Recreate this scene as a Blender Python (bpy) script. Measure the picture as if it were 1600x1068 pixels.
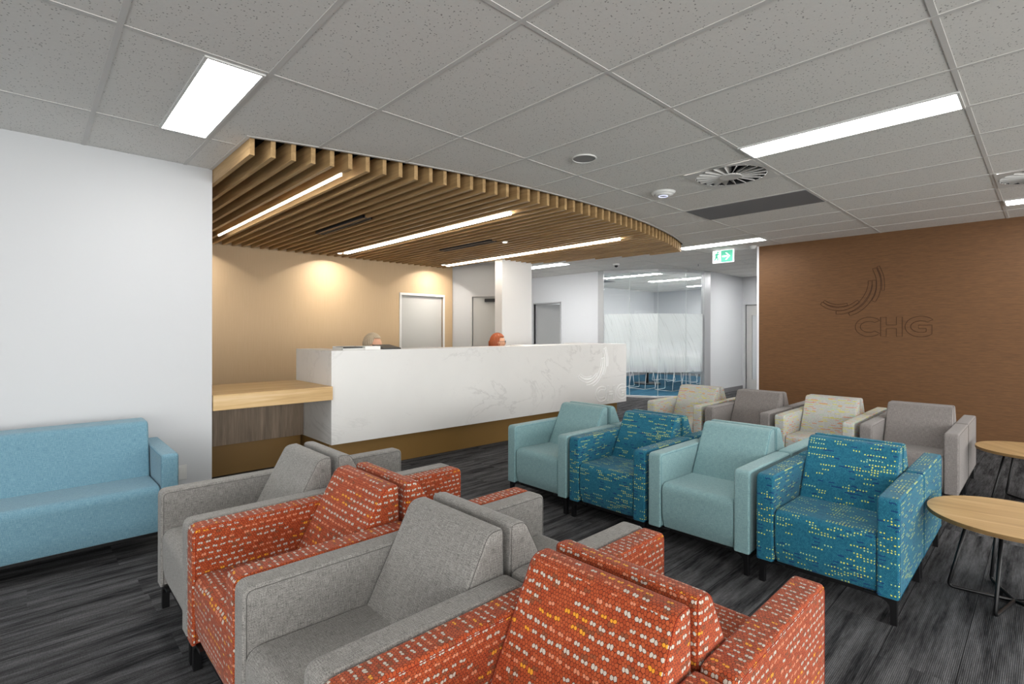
import bpy, bmesh, math, random
from mathutils import Vector, Matrix
random.seed(7)
PI = math.pi
scene = bpy.context.scene
for o in list(bpy.data.objects):
    bpy.data.objects.remove(o)
COL = scene.collection

# ------------------------------------------------------------------ camera
EYE = 1.36
cd = bpy.data.cameras.new('camera')
cam = bpy.data.objects.new('camera', cd)
COL.objects.link(cam)
YAW = math.radians(44.0); ROLL = math.radians(0.075)
FW = Vector((math.sin(YAW), math.cos(YAW), 0)); RT = Vector((math.cos(YAW), -math.sin(YAW), 0)); UP = Vector((0, 0, 1))
R_ = RT*math.cos(ROLL) + UP*math.sin(ROLL); U_ = UP*math.cos(ROLL) - RT*math.sin(ROLL)
m = Matrix((R_, U_, -FW)).transposed().to_4x4(); m.translation = (0, 0, EYE)
cam.matrix_world = m
cd.sensor_width = 36; cd.lens = 798.5/1600*36
cd.shift_x = -12.4/1600; cd.shift_y = -16/1600
cd.clip_start = 0.03; cd.clip_end = 100
scene.camera = cam

# ------------------------------------------------------------------ world / view
DAY_FILL = 6.5      # fill daylight entering by windows added out of view to lift the ceiling
w = bpy.data.worlds.new('world'); scene.world = w; w.use_nodes = True
w.node_tree.nodes['Background'].inputs[0].default_value = (1, 0.985, 0.96, 1)
w.node_tree.nodes['Background'].inputs[1].default_value = DAY_FILL
vs = scene.view_settings
vs.view_transform = 'Standard'; vs.look = 'None'; vs.gamma = 1; vs.use_curve_mapping = False
vs.exposure = 0.5
scene.cycles.max_bounces = 8; scene.cycles.diffuse_bounces = 5
scene.cycles.transparent_max_bounces = 16
scene.cycles.sample_clamp_indirect = 6
scene.cycles.caustics_reflective = False; scene.cycles.caustics_refractive = False

# light strengths
PANEL = 15.5      # recessed LED panels
STRIP_A = 15.0     # slim linear light in the timber ceiling
STRIP_B = 14.0
SPOT = 46.0

# ------------------------------------------------------------------ node helper
def srgb(h):
    h = h.lstrip('#'); c = [int(h[i:i+2], 16)/255 for i in (0, 2, 4)]
    return tuple(((x/12.92) if x <= .04045 else ((x+.055)/1.055)**2.4) for x in c) + (1,)

class NT:
    def __init__(s, name, rough=.6, spec=.3):
        s.m = bpy.data.materials.new(name); s.m.use_nodes = True
        s.t = s.m.node_tree; s.n = s.t.nodes; s.l = s.t.links
        s.b = s.n['Principled BSDF']; s.out = s.n['Material Output']
        s.b.inputs['Roughness'].default_value = rough
        s.b.inputs['Specular IOR Level'].default_value = spec
    def put(s, sock, v):
        if v is None: return
        if isinstance(v, bpy.types.NodeSocket): s.l.new(v, sock)
        else: sock.default_value = v
    def M(s, op, a, b=None, c=None, clamp=False):
        n = s.n.new('ShaderNodeMath'); n.operation = op; n.use_clamp = clamp
        for i, v in enumerate((a, b, c)): s.put(n.inputs[i], v)
        return n.outputs[0]
    def V(s, op, a, b=None, sc=None):
        n = s.n.new('ShaderNodeVectorMath'); n.operation = op
        s.put(n.inputs[0], a)
        if b is not None: s.put(n.inputs[1], b)
        if sc is not None: s.put(n.inputs['Scale'], sc)
        return n.outputs['Value'] if op in ('LENGTH', 'DOT_PRODUCT', 'DISTANCE') else n.outputs[0]
    def comb(s, x, y, z=0.0):
        n = s.n.new('ShaderNodeCombineXYZ')
        for i, v in enumerate((x, y, z)): s.put(n.inputs[i], v)
        return n.outputs[0]
    def sep(s, v):
        n = s.n.new('ShaderNodeSeparateXYZ'); s.l.new(v, n.inputs[0]); return n.outputs
    def tc(s, which='Object'):
        return s.n.new('ShaderNodeTexCoord').outputs[which]
    def pos(s):
        return s.n.new('ShaderNodeNewGeometry').outputs['Position']
    def noise(s, vec, scale, detail=2, rough=.5, dist=0.0):
        n = s.n.new('ShaderNodeTexNoise'); s.l.new(vec, n.inputs['Vector'])
        n.inputs['Scale'].default_value = scale; n.inputs['Detail'].default_value = detail
        n.inputs['Roughness'].default_value = rough; n.inputs['Distortion'].default_value = dist
        return n.outputs[0]
    def white(s, vec):
        n = s.n.new('ShaderNodeTexWhiteNoise'); n.noise_dimensions = '3D'; s.l.new(vec, n.inputs['Vector'])
        return n.outputs['Value']
    def mix(s, f, a, b, mode='MIX'):
        n = s.n.new('ShaderNodeMix'); n.data_type = 'RGBA'; n.blend_type = mode
        s.put(n.inputs['Factor'], f); s.put(n.inputs[6], a); s.put(n.inputs[7], b)
        return n.outputs[2]
    def ramp(s, f, stops, interp='LINEAR'):
        n = s.n.new('ShaderNodeValToRGB'); s.l.new(f, n.inputs[0]); cr = n.color_ramp; cr.interpolation = interp
        while len(cr.elements) < len(stops): cr.elements.new(.5)
        for e, (p, c) in zip(cr.elements, stops): e.position = p; e.color = c
        return n.outputs[0]
    def mr(s, f, a, b, c=0.0, d=1.0):
        n = s.n.new('ShaderNodeMapRange'); s.put(n.inputs[0], f)
        for i, v in enumerate((a, b, c, d)): n.inputs[i+1].default_value = v
        return n.outputs[0]
    def color(s, c): s.put(s.b.inputs['Base Color'], c)
    def bump(s, h, strength=.3, dist=.002):
        n = s.n.new('ShaderNodeBump'); s.l.new(h, n.inputs['Height'])
        n.inputs['Strength'].default_value = strength; n.inputs['Distance'].default_value = dist
        s.l.new(n.outputs[0], s.b.inputs['Normal'])

def plain(name, hexc, rough=.5, metal=0.0, spec=.3, var=0.0):
    k = NT(name, rough, spec)
    c = srgb(hexc); k.b.inputs['Metallic'].default_value = metal
    if var:
        f = k.noise(k.pos(), 3.0, 3)
        k.color(k.mix(f, tuple(x*(1-var) for x in c[:3])+(1,), tuple(min(1, x*(1+var)) for x in c[:3])+(1,)))
    else: k.color(c)
    return k.m

def emit(name, col, s):
    k = NT(name); k.color((.8, .8, .8, 1))
    k.b.inputs['Emission Color'].default_value = col; k.b.inputs['Emission Strength'].default_value = s
    return k.m

# ------------------------------------------------------------------ fabrics
def fabric_plain(name, dark, light, sheen=.2):
    k = NT(name, .85, .15)
    uv = k.tc('UV')
    a = k.noise(k.V('MULTIPLY', uv, (35, 520, 1)), 1.0, 2)
    b = k.noise(k.V('MULTIPLY', uv, (520, 35, 1)), 1.0, 2)
    c = k.noise(uv, 330, 1)
    f = k.M('MULTIPLY_ADD', k.M('ADD', a, b), .5, k.M('MULTIPLY', k.M('SUBTRACT', c, .5), .6))
    f = k.mr(f, .3, .7)
    k.color(k.mix(f, srgb(dark), srgb(light)))
    k.bump(f, .35, .0012)
    k.b.inputs['Sheen Weight'].default_value = sheen
    return k.m

def fabric_hex(name, s, base, line, lw, rules, linemix=1.0, sheen=.1):
    k = NT(name, .8, .15)
    uv = k.tc('UV')
    nz = k.n.new('ShaderNodeTexNoise'); k.l.new(uv, nz.inputs['Vector']); nz.inputs['Scale'].default_value = .55/s; nz.inputs['Detail'].default_value = 0
    uv = k.V('ADD', uv, k.V('SCALE', k.V('SUBTRACT', nz.outputs['Color'], (.5, .5, .5)), sc=s*.85))
    p = k.V('MULTIPLY', uv, (1/s, 1/(s*1.7320508), 0))
    a = k.V('SUBTRACT', k.V('FRACTION', k.V('ADD', p, (100, 100, 0))), (.5, .5, 0))
    b = k.V('SUBTRACT', k.V('FRACTION', k.V('ADD', p, (100.5, 100.5, 0))), (.5, .5, 0))
    A = k.V('MULTIPLY', a, (1, 1.7320508, 0)); B = k.V('MULTIPLY', b, (1, 1.7320508, 0))
    t = k.M('LESS_THAN', k.V('LENGTH', A), k.V('LENGTH', B))
    def pick(x, y):
        n = k.n.new('ShaderNodeMix'); n.data_type = 'VECTOR'; k.l.new(t, n.inputs[0]); k.l.new(y, n.inputs[4]); k.l.new(x, n.inputs[5])
        return n.outputs[1]
    off = pick(a, b); OFF = pick(A, B)
    idv = k.sep(k.V('SUBTRACT', p, off))
    row = k.M('ROUND', k.M('MULTIPLY', idv[1], 2.0))
    colm = k.M('DIVIDE', k.M('ROUND', k.M('MULTIPLY', idv[0], 2.0)), 2.0)
    q = k.sep(k.V('ABSOLUTE', OFF))
    d = k.M('MAXIMUM', q[0], k.M('ADD', k.M('MULTIPLY', q[0], .5), k.M('MULTIPLY', q[1], .8660254)))
    hr = k.white(k.comb(3.3, row, 1.7))
    cell = k.white(k.comb(colm, row, 9.1))
    c = k.mix(cell, srgb(base[0]), srgb(base[1]))
    for (mod, rem, L, thr, cols, bl, *alt) in rules:
        shifted = k.M('ADD', colm, k.M('ADD', k.M('FLOOR', k.M('MULTIPLY', hr, 37.0)), .25))
        run = k.M('FLOOR', k.M('DIVIDE', shifted, L))
        h1 = k.white(k.comb(run, row, float(thr*10+rem)))
        msk = k.M('LESS_THAN', h1, thr)
        if mod > 1:
            rm = k.M('FLOORED_MODULO', row, float(mod))
            msk = k.M('MULTIPLY', msk, k.M('COMPARE', rm, float(rem), .25))
        if bl:   # leave a gap at the end of each run
            inrun = k.M('SUBTRACT', shifted, k.M('MULTIPLY', run, L))
            msk = k.M('MULTIPLY', msk, k.M('LESS_THAN', inrun, L-bl))
        if alt: msk = k.M('MULTIPLY', msk, k.M('LESS_THAN', k.M('FLOORED_MODULO', colm, 2.0), .9))
        run2 = k.M('FLOOR', k.M('DIVIDE', shifted, L*3.0))
        h2 = k.white(k.comb(run2, row, 5.5))
        stops = []; pacc = 0
        for (wt, hx) in cols: stops.append((pacc, srgb(hx))); pacc += wt
        cc = k.ramp(h2, stops, 'CONSTANT') if len(stops) > 1 else stops[0][1]
        c = k.mix(msk, c, cc)
    ln = k.mr(d, .5-lw, .5-lw*.35)
    c = k.mix(k.M('MULTIPLY', ln, linemix), c, srgb(line))
    k.color(c)
    k.bump(k.M('SUBTRACT', 1.0, ln), .3, .001)
    k.b.inputs['Sheen Weight'].default_value = sheen
    return k.m

F_ORANGE = fabric_hex('orange_hexagon_fabric', .0092, ('#983f20', '#b0542f'), '#4e1b11', .095, [
    (3, 0, 3.0, .84, [(.64, '#bfb4a8'), (.2, '#cf8464'), (.16, '#db962c')], 1.0),
    (3, 1, 2.0, .10, [(1, '#83492f')], 0),
    (3, 2, 2.0, .09, [(1, '#8b4d31')], 0)])
F_TEAL = fabric_hex('teal_hexagon_fabric', .0070, ('#1c6079', '#2b758b'), '#12435a', .12, [
    (2, 0, 6.0, .19, [(.6, '#d5dc62'), (.4, '#b4d396')], 0, 1),
    (3, 1, 4.0, .16, [(1, '#173f70')], 0),
    (6, 2, 8.0, .22, [(1, '#cbdc72')], 0, 1)], .7)
F_CREAM = fabric_hex('cream_hexagon_fabric', .0080, ('#b3b4b1', '#c3c3bf'), '#9fa09d', .10, [
    (3, 0, 5.0, .40, [(.45, '#cfcb68'), (.35, '#d28c68'), (.2, '#aec3a8')], 0),
    (3, 1, 4.0, .24, [(.5, '#d6937a'), (.5, '#cdc97c')], 0),
    (3, 2, 4.0, .10, [(.5, '#b0c4b8'), (.5, '#d0b878')], 0)], .7)
F_BLUE = fabric_plain('pale_blue_fabric', '#63868b', '#93b3b5')
F_SOFA = fabric_plain('sky_blue_fabric', '#517a8f', '#82a7b5')
F_GREY = fabric_plain('grey_marl_fabric', '#545250', '#9f9c98')
F_TAUPE = fabric_plain('taupe_marl_fabric', '#655f5c', '#989290')
PIPE = {}
for nm, hx in (('orange', '#8a2f1a'), ('teal', '#155a76'), ('cream', '#9a988e'), ('blue', '#55808a'), ('sofa', '#4d7d93'), ('grey', '#575553'), ('taupe', '#5d5855')):
    PIPE[nm] = plain('seam_'+nm, hx, .9)
FAB = dict(orange=F_ORANGE, teal=F_TEAL, cream=F_CREAM, blue=F_BLUE, sofa=F_SOFA, grey=F_GREY, taupe=F_TAUPE)

# ------------------------------------------------------------------ other materials
def wall_paint(name, hexc, rough=.55):
    k = NT(name, rough, .25)
    k.color(srgb(hexc)); k.bump(k.noise(k.pos(), 220, 3), .06, .001)
    return k.m
WHITE_WALL = wall_paint('white_wall_paint', '#c9cbce')
COLUMN_WHITE = wall_paint('column_white_paint', '#efefef')
TRIM_WHITE = plain('white_trim_paint', '#dcdcdc', .4)
def tan_wall():
    k = NT('tan_vinyl_wallcovering', .5, .3)
    f = k.noise(k.V('MULTIPLY', k.pos(), (120, 120, 3)), 1.0, 2)
    k.color(k.mix(f, srgb('#bfa583'), srgb('#cab190'))); return k.m
TAN = tan_wall()
def brown_wall():
    k = NT('brown_woven_wall_panel', .6, .35)
    p = k.pos()
    a = k.noise(k.V('MULTIPLY', p, (1, 14, 260)), 1.0, 3)
    b = k.noise(k.V('MULTIPLY', p, (1, 5, 60)), 1.0, 2)
    f = k.mr(k.M('ADD', k.M('MULTIPLY', a, .6), k.M('MULTIPLY', b, .4)), .3, .7)
    k.color(k.mix(f, srgb('#5a3d25'), srgb('#785534'))); k.bump(f, .25, .001); return k.m
BROWN = brown_wall()
ENGRAVE = plain('engraved_brown_line', '#452b1b', .7)
def ceiling_tile():
    k = NT('mineral_fibre_ceiling_tile', .9, .1)
    p = k.pos()
    v = k.n.new('ShaderNodeTexVoronoi'); k.l.new(p, v.inputs['Vector']); v.inputs['Scale'].default_value = 95
    n = k.noise(p, 60, 2); n2 = k.noise(p, 9, 2)
    hole = k.M('LESS_THAN', v.outputs['Distance'], k.mr(k.white(k.V('SNAP', v.outputs['Position'], (.0001, .0001, .0001))), .45, 1.0, 0.0, .36))
    c = k.mix(n, srgb('#dcdad6'), srgb('#e4e2de'))
    c = k.mix(k.M('MULTIPLY', hole, .75), c, srgb('#6e6b68'))
    k.color(c); return k.m
TILE = ceiling_tile()
GRID = plain('white_ceiling_grid', '#cfcdca', .6)
GREYPANEL = plain('grey_return_air_panel', '#77777a', .7)
def carpet(name, dark, light, seam=.25):
    k = NT(name, .95, .05)
    p = k.pos(); s = k.sep(p)
    # plank id : 1.0 m long (x) by 0.25 m wide (y), staggered
    ry = k.M('FLOOR', k.M('DIVIDE', s[1], .25))
    rx = k.M('FLOOR', k.M('ADD', s[0], k.M('MULTIPLY', k.white(k.comb(ry, 1.0, 2.0)), 3.0)))
    h = k.white(k.comb(rx, ry, 4.0))
    q = k.V('ADD', p, k.comb(k.M('MULTIPLY', h, 13.0), k.M('MULTIPLY', h, 7.0)))
    big = k.noise(k.V('MULTIPLY', q, (1.6, 16, 1)), 1.0, 4, .6)
    mid = k.noise(k.V('MULTIPLY', q, (9, 90, 1)), 1.0, 3, .6)
    rib = k.M('SINE', k.M('MULTIPLY', s[1], 2*PI/.0062))
    loop = k.noise(k.V('MULTIPLY', p, (200, 60, 1)), 1.0, 1)
    f = k.M('ADD', k.mr(big, .36, .66, 0, .75), k.mr(mid, .35, .7, 0, .35))
    f = k.M('MULTIPLY', f, k.M('ADD', .72, k.M('MULTIPLY', rib, .28)))
    f = k.M('MULTIPLY', f, k.mr(loop, .2, .8, .7, 1.2), clamp=True)
    ed = k.M('LESS_THAN', k.M('FLOORED_MODULO', s[1], .25), .004)
    f = k.M('MULTIPLY', f, k.M('SUBTRACT', 1.0, k.M('MULTIPLY', ed, .8)))
    k.color(k.mix(f, srgb(dark), srgb(light)))
    k.bump(k.M('ADD', rib, k.M('MULTIPLY', loop, 2.0)), .3, .002)
    return k.m
CARPET = carpet('charcoal_loop_carpet', '#1b1b1d', '#737375')
CARPET_BLUE = carpet('blue_carpet', '#214356', '#437087')
def wood(name, c1, c2, c3, axis='Y', scale=1.0, rough=.45, offs=True):
    k = NT(name, rough, .3)
    v = {'X': (1.2, 22, 22), 'Y': (22, 1.2, 22), 'Z': (22, 22, 1.2)}[axis]
    p = k.tc('Object')
    if offs:
        oi = k.n.new('ShaderNodeObjectInfo')
        p = k.V('ADD', p, k.V('SCALE', (3.1, 2.3, 1.7), sc=k.M('MULTIPLY', oi.outputs['Random'], 40.0)))
    p = k.V('MULTIPLY', p, tuple(x*scale for x in v))
    a = k.noise(p, 1.0, 4, .6, .6); b = k.noise(k.V('MULTIPLY', p, (5, 5, 5)), 1.0, 2)
    f = k.mr(k.M('ADD', k.M('MULTIPLY', a, .75), k.M('MULTIPLY', b, .25)), .3, .7)
    k.color(k.ramp(f, [(0, srgb(c1)), (.55, srgb(c2)), (1, srgb(c3))]))
    k.bump(f, .08, .001); return k.m
OAK_SLAT = wood('oak_batten', '#957650', '#b39367', '#c7a679', 'Y')
OAK_TOP = wood('oak_bench_top', '#bb9766', '#d0ae7c', '#dec298', 'X')
OAK_TABLE = wood('oak_table_top', '#a5855a', '#bd9b6c', '#ceb084', 'X', .8)
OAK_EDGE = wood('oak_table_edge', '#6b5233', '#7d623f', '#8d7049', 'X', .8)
WALNUT = wood('grey_walnut_panel', '#6a5c4e', '#877665', '#a08d7a', 'Z', 1.0, .5)
BRONZE = plain('bronze_laminate', '#8a6a3a', .42, 0, .35, .05)
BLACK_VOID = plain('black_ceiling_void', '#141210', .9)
def marble():
    k = NT('white_marble_stone', .3, .4)
    p = k.pos()
    def vein(scale, wdt, off, dist):
        n = k.noise(k.V('ADD', k.V('MULTIPLY', p, (1, 1, 1.5)), off), scale, 6, .62, dist)
        return k.mr(k.M('ABSOLUTE', k.M('SUBTRACT', n, .5)), 0.0, wdt, 1.0, 0.0)
    v1 = k.M('MULTIPLY', vein(1.1, .018, (4.1, 2.2, 7.7), .9), k.mr(k.noise(p, 1.4, 2), .42, .62))
    v2 = k.M('MULTIPLY', vein(2.6, .012, (9.1, 1.2, 3.3), .5), k.mr(k.noise(p, 2.2, 2), .5, .7))
    c = k.mix(k.noise(p, 2.5, 3), srgb('#dfdedc'), srgb('#e6e5e3'))
    c = k.mix(k.M('MULTIPLY', v1, .26), c, srgb('#9d9b99'))
    c = k.mix(k.M('MULTIPLY', v2, .12), c, srgb('#a5a3a0'))
    k.color(c); return k.m
MARBLE = marble()
MARBLE_CARVE = plain('carved_marble_line', '#fafafa', .4)
METAL = plain('black_powder_coat', '#111113', .4, .3, .5)
CHROME = plain('polished_steel', '#b8b8b8', .2, 1.0)
ALU = plain('aluminium_frame', '#a9aaac', .35, .4, .4)
ALU_LIGHT = plain('light_aluminium', '#c9cacb', .4, .2)
DOORGREY = plain('pale_grey_door_laminate', '#bdbdbb', .45)
DOORFRAME = plain('white_door_frame', '#e0e0e0', .4)
BLACK_PL = plain('black_plastic', '#19191b', .4)
DARKGREY = plain('dark_grey_metal', '#3b3b3d', .4)
WHITE_PL = plain('white_plastic', '#d6d6d4', .4)
SPK = plain('grey_speaker_mesh', '#8d8c8b', .7)
LIGHT = emit('led_panel_diffuser', (1, .985, .96, 1), PANEL)
LIGHT_M = emit('led_panel_diffuser_bright', (1, .99, .97, 1), PANEL*2.7)
LIGHT_A = emit('led_strip_white', (1, .95, .88, 1), STRIP_A)
LIGHT_B = emit('led_strip_warm', (1, .92, .80, 1), STRIP_B)
EMIT_RING = emit('blue_status_ring', (.6, .65, 1, 1), .9)
def glass():
    k = NT('clear_glass'); k.n.remove(k.b)
    tr = k.n.new('ShaderNodeBsdfTransparent'); tr.inputs[0].default_value = (.96, .97, .97, 1)
    gl = k.n.new('ShaderNodeBsdfGlossy'); gl.inputs['Roughness'].default_value = .02
    fr = k.n.new('ShaderNodeFresnel'); fr.inputs[0].default_value = 1.5
    mx = k.n.new('ShaderNodeMixShader'); k.l.new(k.M('MULTIPLY', fr.outputs[0], .12), mx.inputs[0]); k.l.new(tr.outputs[0], mx.inputs[1]); k.l.new(gl.outputs[0], mx.inputs[2])
    k.l.new(mx.outputs[0], k.out.inputs[0]); return k.m
GLASS = glass()
GLASS_EDGE = plain('glass_joint', '#d4dad8', .3)
def frosted():
    k = NT('frosted_film'); k.n.remove(k.b)
    p = k.pos(); s = k.sep(p)
    tr = k.n.new('ShaderNodeBsdfTransparent')
    df = k.n.new('ShaderNodeBsdfDiffuse'); df.inputs[0].default_value = srgb('#eceeee')
    tl = k.n.new('ShaderNodeBsdfTranslucent'); tl.inputs[0].default_value = srgb('#e8eaea')
    a = k.n.new('ShaderNodeMixShader'); a.inputs[0].default_value = .5; k.l.new(df.outputs[0], a.inputs[1]); k.l.new(tl.outputs[0], a.inputs[2])
    z = k.M('DIVIDE', k.M('SUBTRACT', s[2], .52), 1.22)
    op = k.mr(z, 0, .55, .35, .90)
    # fine clear streaks cut in the film
    u = k.M('ADD', s[1], k.M('MULTIPLY', k.M('POWER', z, 2.0), -.22))
    wv = k.noise(k.comb(k.M('MULTIPLY', u, 26.0), k.M('MULTIPLY', z, .6), 0.0), 1.0, 2)
    st = k.mr(k.M('ABSOLUTE', k.M('SUBTRACT', wv, .5)), 0.0, .025, .72, 1.0)
    b = k.n.new('ShaderNodeMixShader'); k.l.new(k.M('MULTIPLY', op, st), b.inputs[0]); k.l.new(tr.outputs[0], b.inputs[1]); k.l.new(a.outputs[0], b.inputs[2])
    k.l.new(b.outputs[0], k.out.inputs[0]); return k.m
FROST = frosted()

# ------------------------------------------------------------------ mesh helpers
def boxuv(bm):
    uv = bm.loops.layers.uv.verify()
    for f in bm.faces:
        n = f.normal; a = max(range(3), key=lambda i: abs(n[i]))
        for l in f.loops:
            c = l.vert.co
            l[uv].uv = ((c.y, c.z), (c.x, c.z), (c.y, c.x))[a]

def link(name, bm, mat, parent=None, smooth=False, wn=False, uv=True):
    bm.normal_update()
    if uv: boxuv(bm)
    me = bpy.data.meshes.new(name); bm.to_mesh(me); bm.free()
    if smooth:
        for p in me.polygons: p.use_smooth = True
    for mm in (mat if isinstance(mat, (list, tuple)) else [mat]): me.materials.append(mm)
    o = bpy.data.objects.new(name, me); COL.objects.link(o)
    if parent: o.parent = parent
    if wn:
        md = o.modifiers.new('wn', 'WEIGHTED_NORMAL'); md.mode = 'FACE_AREA'; md.weight = 100
    return o

def add_box(bm, x0, x1, y0, y1, z0, z1, bev=0, seg=2, mat=None, idx=0):
    r = bmesh.ops.create_cube(bm, size=1)
    vs_ = r['verts']
    for v in vs_:
        v.co = Vector(((x0+x1)/2 + v.co.x*(x1-x0), (y0+y1)/2 + v.co.y*(y1-y0), (z0+z1)/2 + v.co.z*(z1-z0)))
        if mat: v.co = mat @ v.co
    fs = set(f for v in vs_ for f in v.link_faces)
    for f in fs: f.material_index = idx
    if bev:
        es = set(e for f in fs for e in f.edges)
        bmesh.ops.bevel(bm, geom=list(es), offset=bev, segments=seg, affect='EDGES', profile=.5)
    return bm

def box(*a, **k): return add_box(bmesh.new(), *a, **k)

def add_prism(bm, pts, a0, a1, axis='Y', bev=0, seg=2, idx=0):
    """extrude polygon pts. axis Y: pts=(x,z); axis Z: pts=(x,y); axis X: pts=(y,z)"""
    def co(p, a):
        return {'Y': Vector((p[0], a, p[1])), 'Z': Vector((p[0], p[1], a)), 'X': Vector((a, p[0], p[1]))}[axis]
    A = [bm.verts.new(co(p, a0)) for p in pts]; B = [bm.verts.new(co(p, a1)) for p in pts]
    n = len(pts)
    fa = bm.faces.new(A); fb = bm.faces.new(B[::-1])
    side = [bm.faces.new((A[i], B[i], B[(i+1) % n], A[(i+1) % n])) for i in range(n)]
    fs = [fa, fb]+side
    for f in fs: f.material_index = idx
    bmesh.ops.recalc_face_normals(bm, faces=fs)
    if bev:
        es = list(fa.edges)+list(fb.edges)
        bmesh.ops.bevel(bm, geom=es, offset=bev, segments=seg, affect='EDGES', profile=.5)
        bmesh.ops.remove_doubles(bm, verts=bm.verts[:], dist=.0004)
        big = [f for f in bm.faces if len(f.verts) > 8]
        bmesh.ops.triangulate(bm, faces=big, quad_method='BEAUTY', ngon_method='BEAUTY')
        bmesh.ops.recalc_face_normals(bm, faces=bm.faces[:])
    return bm

def add_cyl(bm, c, r, h, seg=24, r2=None, axis='Z', idx=0):
    ret = bmesh.ops.create_cone(bm, cap_ends=True, segments=seg, radius1=r, radius2=r if r2 is None else r2, depth=h)
    for v in ret['verts']:
        q = v.co.copy()
        if axis == 'X': q = Vector((q.z, q.x, q.y))
        if axis == 'Y': q = Vector((q.y, q.z, q.x))
        v.co = q + Vector(c)
    for f in set(f for v in ret['verts'] for f in v.link_faces): f.material_index = idx
    return bm

def add_tube(bm, pts, r, seg=8, closed=False):
    P = [Vector(p) for p in pts]; n = len(P); rings = []
    prev = None
    for i in range(n):
        if closed: d = (P[(i+1) % n]-P[i-1])
        else: d = (P[min(i+1, n-1)]-P[max(i-1, 0)])
        d.normalize()
        if prev is None:
            u = d.orthogonal().normalized()
        else:
            u = (prev - d*prev.dot(d)).normalized()
        prev = u; v = d.cross(u)
        rings.append([bm.verts.new(P[i]+(u*math.cos(2*PI*k/seg)+v*math.sin(2*PI*k/seg))*r) for k in range(seg)])
    for i in range(n if closed else n-1):
        a = rings[i]; b = rings[(i+1) % n]
        for k in range(seg): bm.faces.new((a[k], a[(k+1) % seg], b[(k+1) % seg], b[k]))
    if not closed:
        bm.faces.new(rings[0][::-1]); bm.faces.new(rings[-1])
    return bm

def fillet(pts, r, n=5):
    """round the corners of an open 3d polyline"""
    P = [Vector(p) for p in pts]; out = [P[0]]
    for i in range(1, len(P)-1):
        a = (P[i-1]-P[i]).normalized(); b = (P[i+1]-P[i]).normalized()
        ang = a.angle(b); t = min(r/math.tan(ang/2), (P[i-1]-P[i]).length*.45, (P[i+1]-P[i]).length*.45)
        s, e = P[i]+a*t, P[i]+b*t
        for k in range(n+1):
            f = k/n; out.append((1-f)**2*s + 2*f*(1-f)*P[i] + f*f*e)
    out.append(P[-1]); return out

def rpoly(pts, rs, n=5):
    """round a closed 2d polygon; rs radius per corner"""
    out = []; N = len(pts)
    for i in range(N):
        p = Vector(pts[i]); a = Vector(pts[i-1])-p; b = Vector(pts[(i+1) % N])-p; r = rs[i]
        if r <= 0: out.append(tuple(p)); continue
        la, lb = a.length, b.length; a.normalize(); b.normalize()
        t = min(r, la*.48, lb*.48)
        for k in range(n+1):
            f = k/n; q = (1-f)**2*(p+a*t)+2*f*(1-f)*p+f*f*(p+b*t); out.append((q.x, q.y))
    return out

def inset(P, d):
    n = len(P); out = []; ar = sum(P[i][0]*P[(i+1) % n][1]-P[(i+1) % n][0]*P[i][1] for i in range(n)); sg = 1 if ar > 0 else -1
    for i in range(n):
        a = Vector(P[i-1]); b = Vector(P[i]); c = Vector(P[(i+1) % n]); t = (c-a)
        if t.length < 1e-9: out.append(tuple(b)); continue
        t.normalize(); q = b+Vector((-t.y, t.x))*d*sg; out.append((q.x, q.y))
    return out

def empty(name, loc=(0, 0, 0), rz=0, label=None, cat=None, group=None):
    o = bpy.data.objects.new(name, None); COL.objects.link(o)
    o.location = loc; o.rotation_euler = (0, 0, rz); o.empty_display_size = .1
    tag(o, label, cat, group); return o

def tag(o, label=None, cat=None, group=None, kind=None):
    if label: o['label'] = label
    if cat: o['category'] = cat
    if group: o['group'] = group
    if kind: o['kind'] = kind
    return o

def struct(name, bm, mat, parent=None, **k):
    o = link(name, bm, mat, parent, **k)
    if parent is None: o['kind'] = 'structure'
    return o

def copy_tree(o, parent=None):
    c = o.copy(); COL.objects.link(c); c.parent = parent
    for ch in o.children: copy_tree(ch, c)
    return c

# ================================================================== ROOM SHELL
CEIL = 2.655; SLAT_Z = 2.545
XS0, XS1 = 1.074, 6.985          # timber canopy extents
def arc_y(x): return 12.366 - math.sqrt(9.1**2 - (x-3.95)**2)
BACK = [(5.70, 7.88), (5.83, 7.86), (5.95, 7.47), (6.03, 7.12), (6.2, 6.75), (6.31, 6.52), (6.43, 6.20), (6.55, 5.9), (6.64, 5.47), (6.75, 5.03), (6.88, 4.58), (7.0, 4.16)]
def back_y(x):
    if x <= BACK[0][0]: return BACK[0][1]
    for (a, b), (c, d) in zip(BACK, BACK[1:]):
        if x <= c: return b+(d-b)*(x-a)/(c-a)
    return BACK[-1][1]

struct('floor', box(-4.2, 16, -5.2, 12.2, -.1, 0), CARPET)
# ceiling with the curved opening for the timber canopy
bm = bmesh.new()
def quad(x0, x1, y00, y01, y10, y11, z=CEIL):
    a = [bm.verts.new(p) for p in ((x0, y00, z), (x1, y01, z), (x1, y11, z), (x0, y10, z))]; bm.faces.new(a[::-1])
quad(-4.2, XS0, -5.2, -5.2, 12.2, 12.2); quad(XS1, 16, -5.2, -5.2, 12.2, 12.2)
N = 60
for i in range(N):
    a = XS0+(XS1-XS0)*i/N; b = XS0+(XS1-XS0)*(i+1)/N
    quad(a, b, -5.2, -5.2, arc_y(a)-.03, arc_y(b)-.03)
    quad(a, b, back_y(a)+.02, back_y(b)+.02, 12.2, 12.2)
ceil_o = struct('ceiling', bm, TILE)
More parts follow.
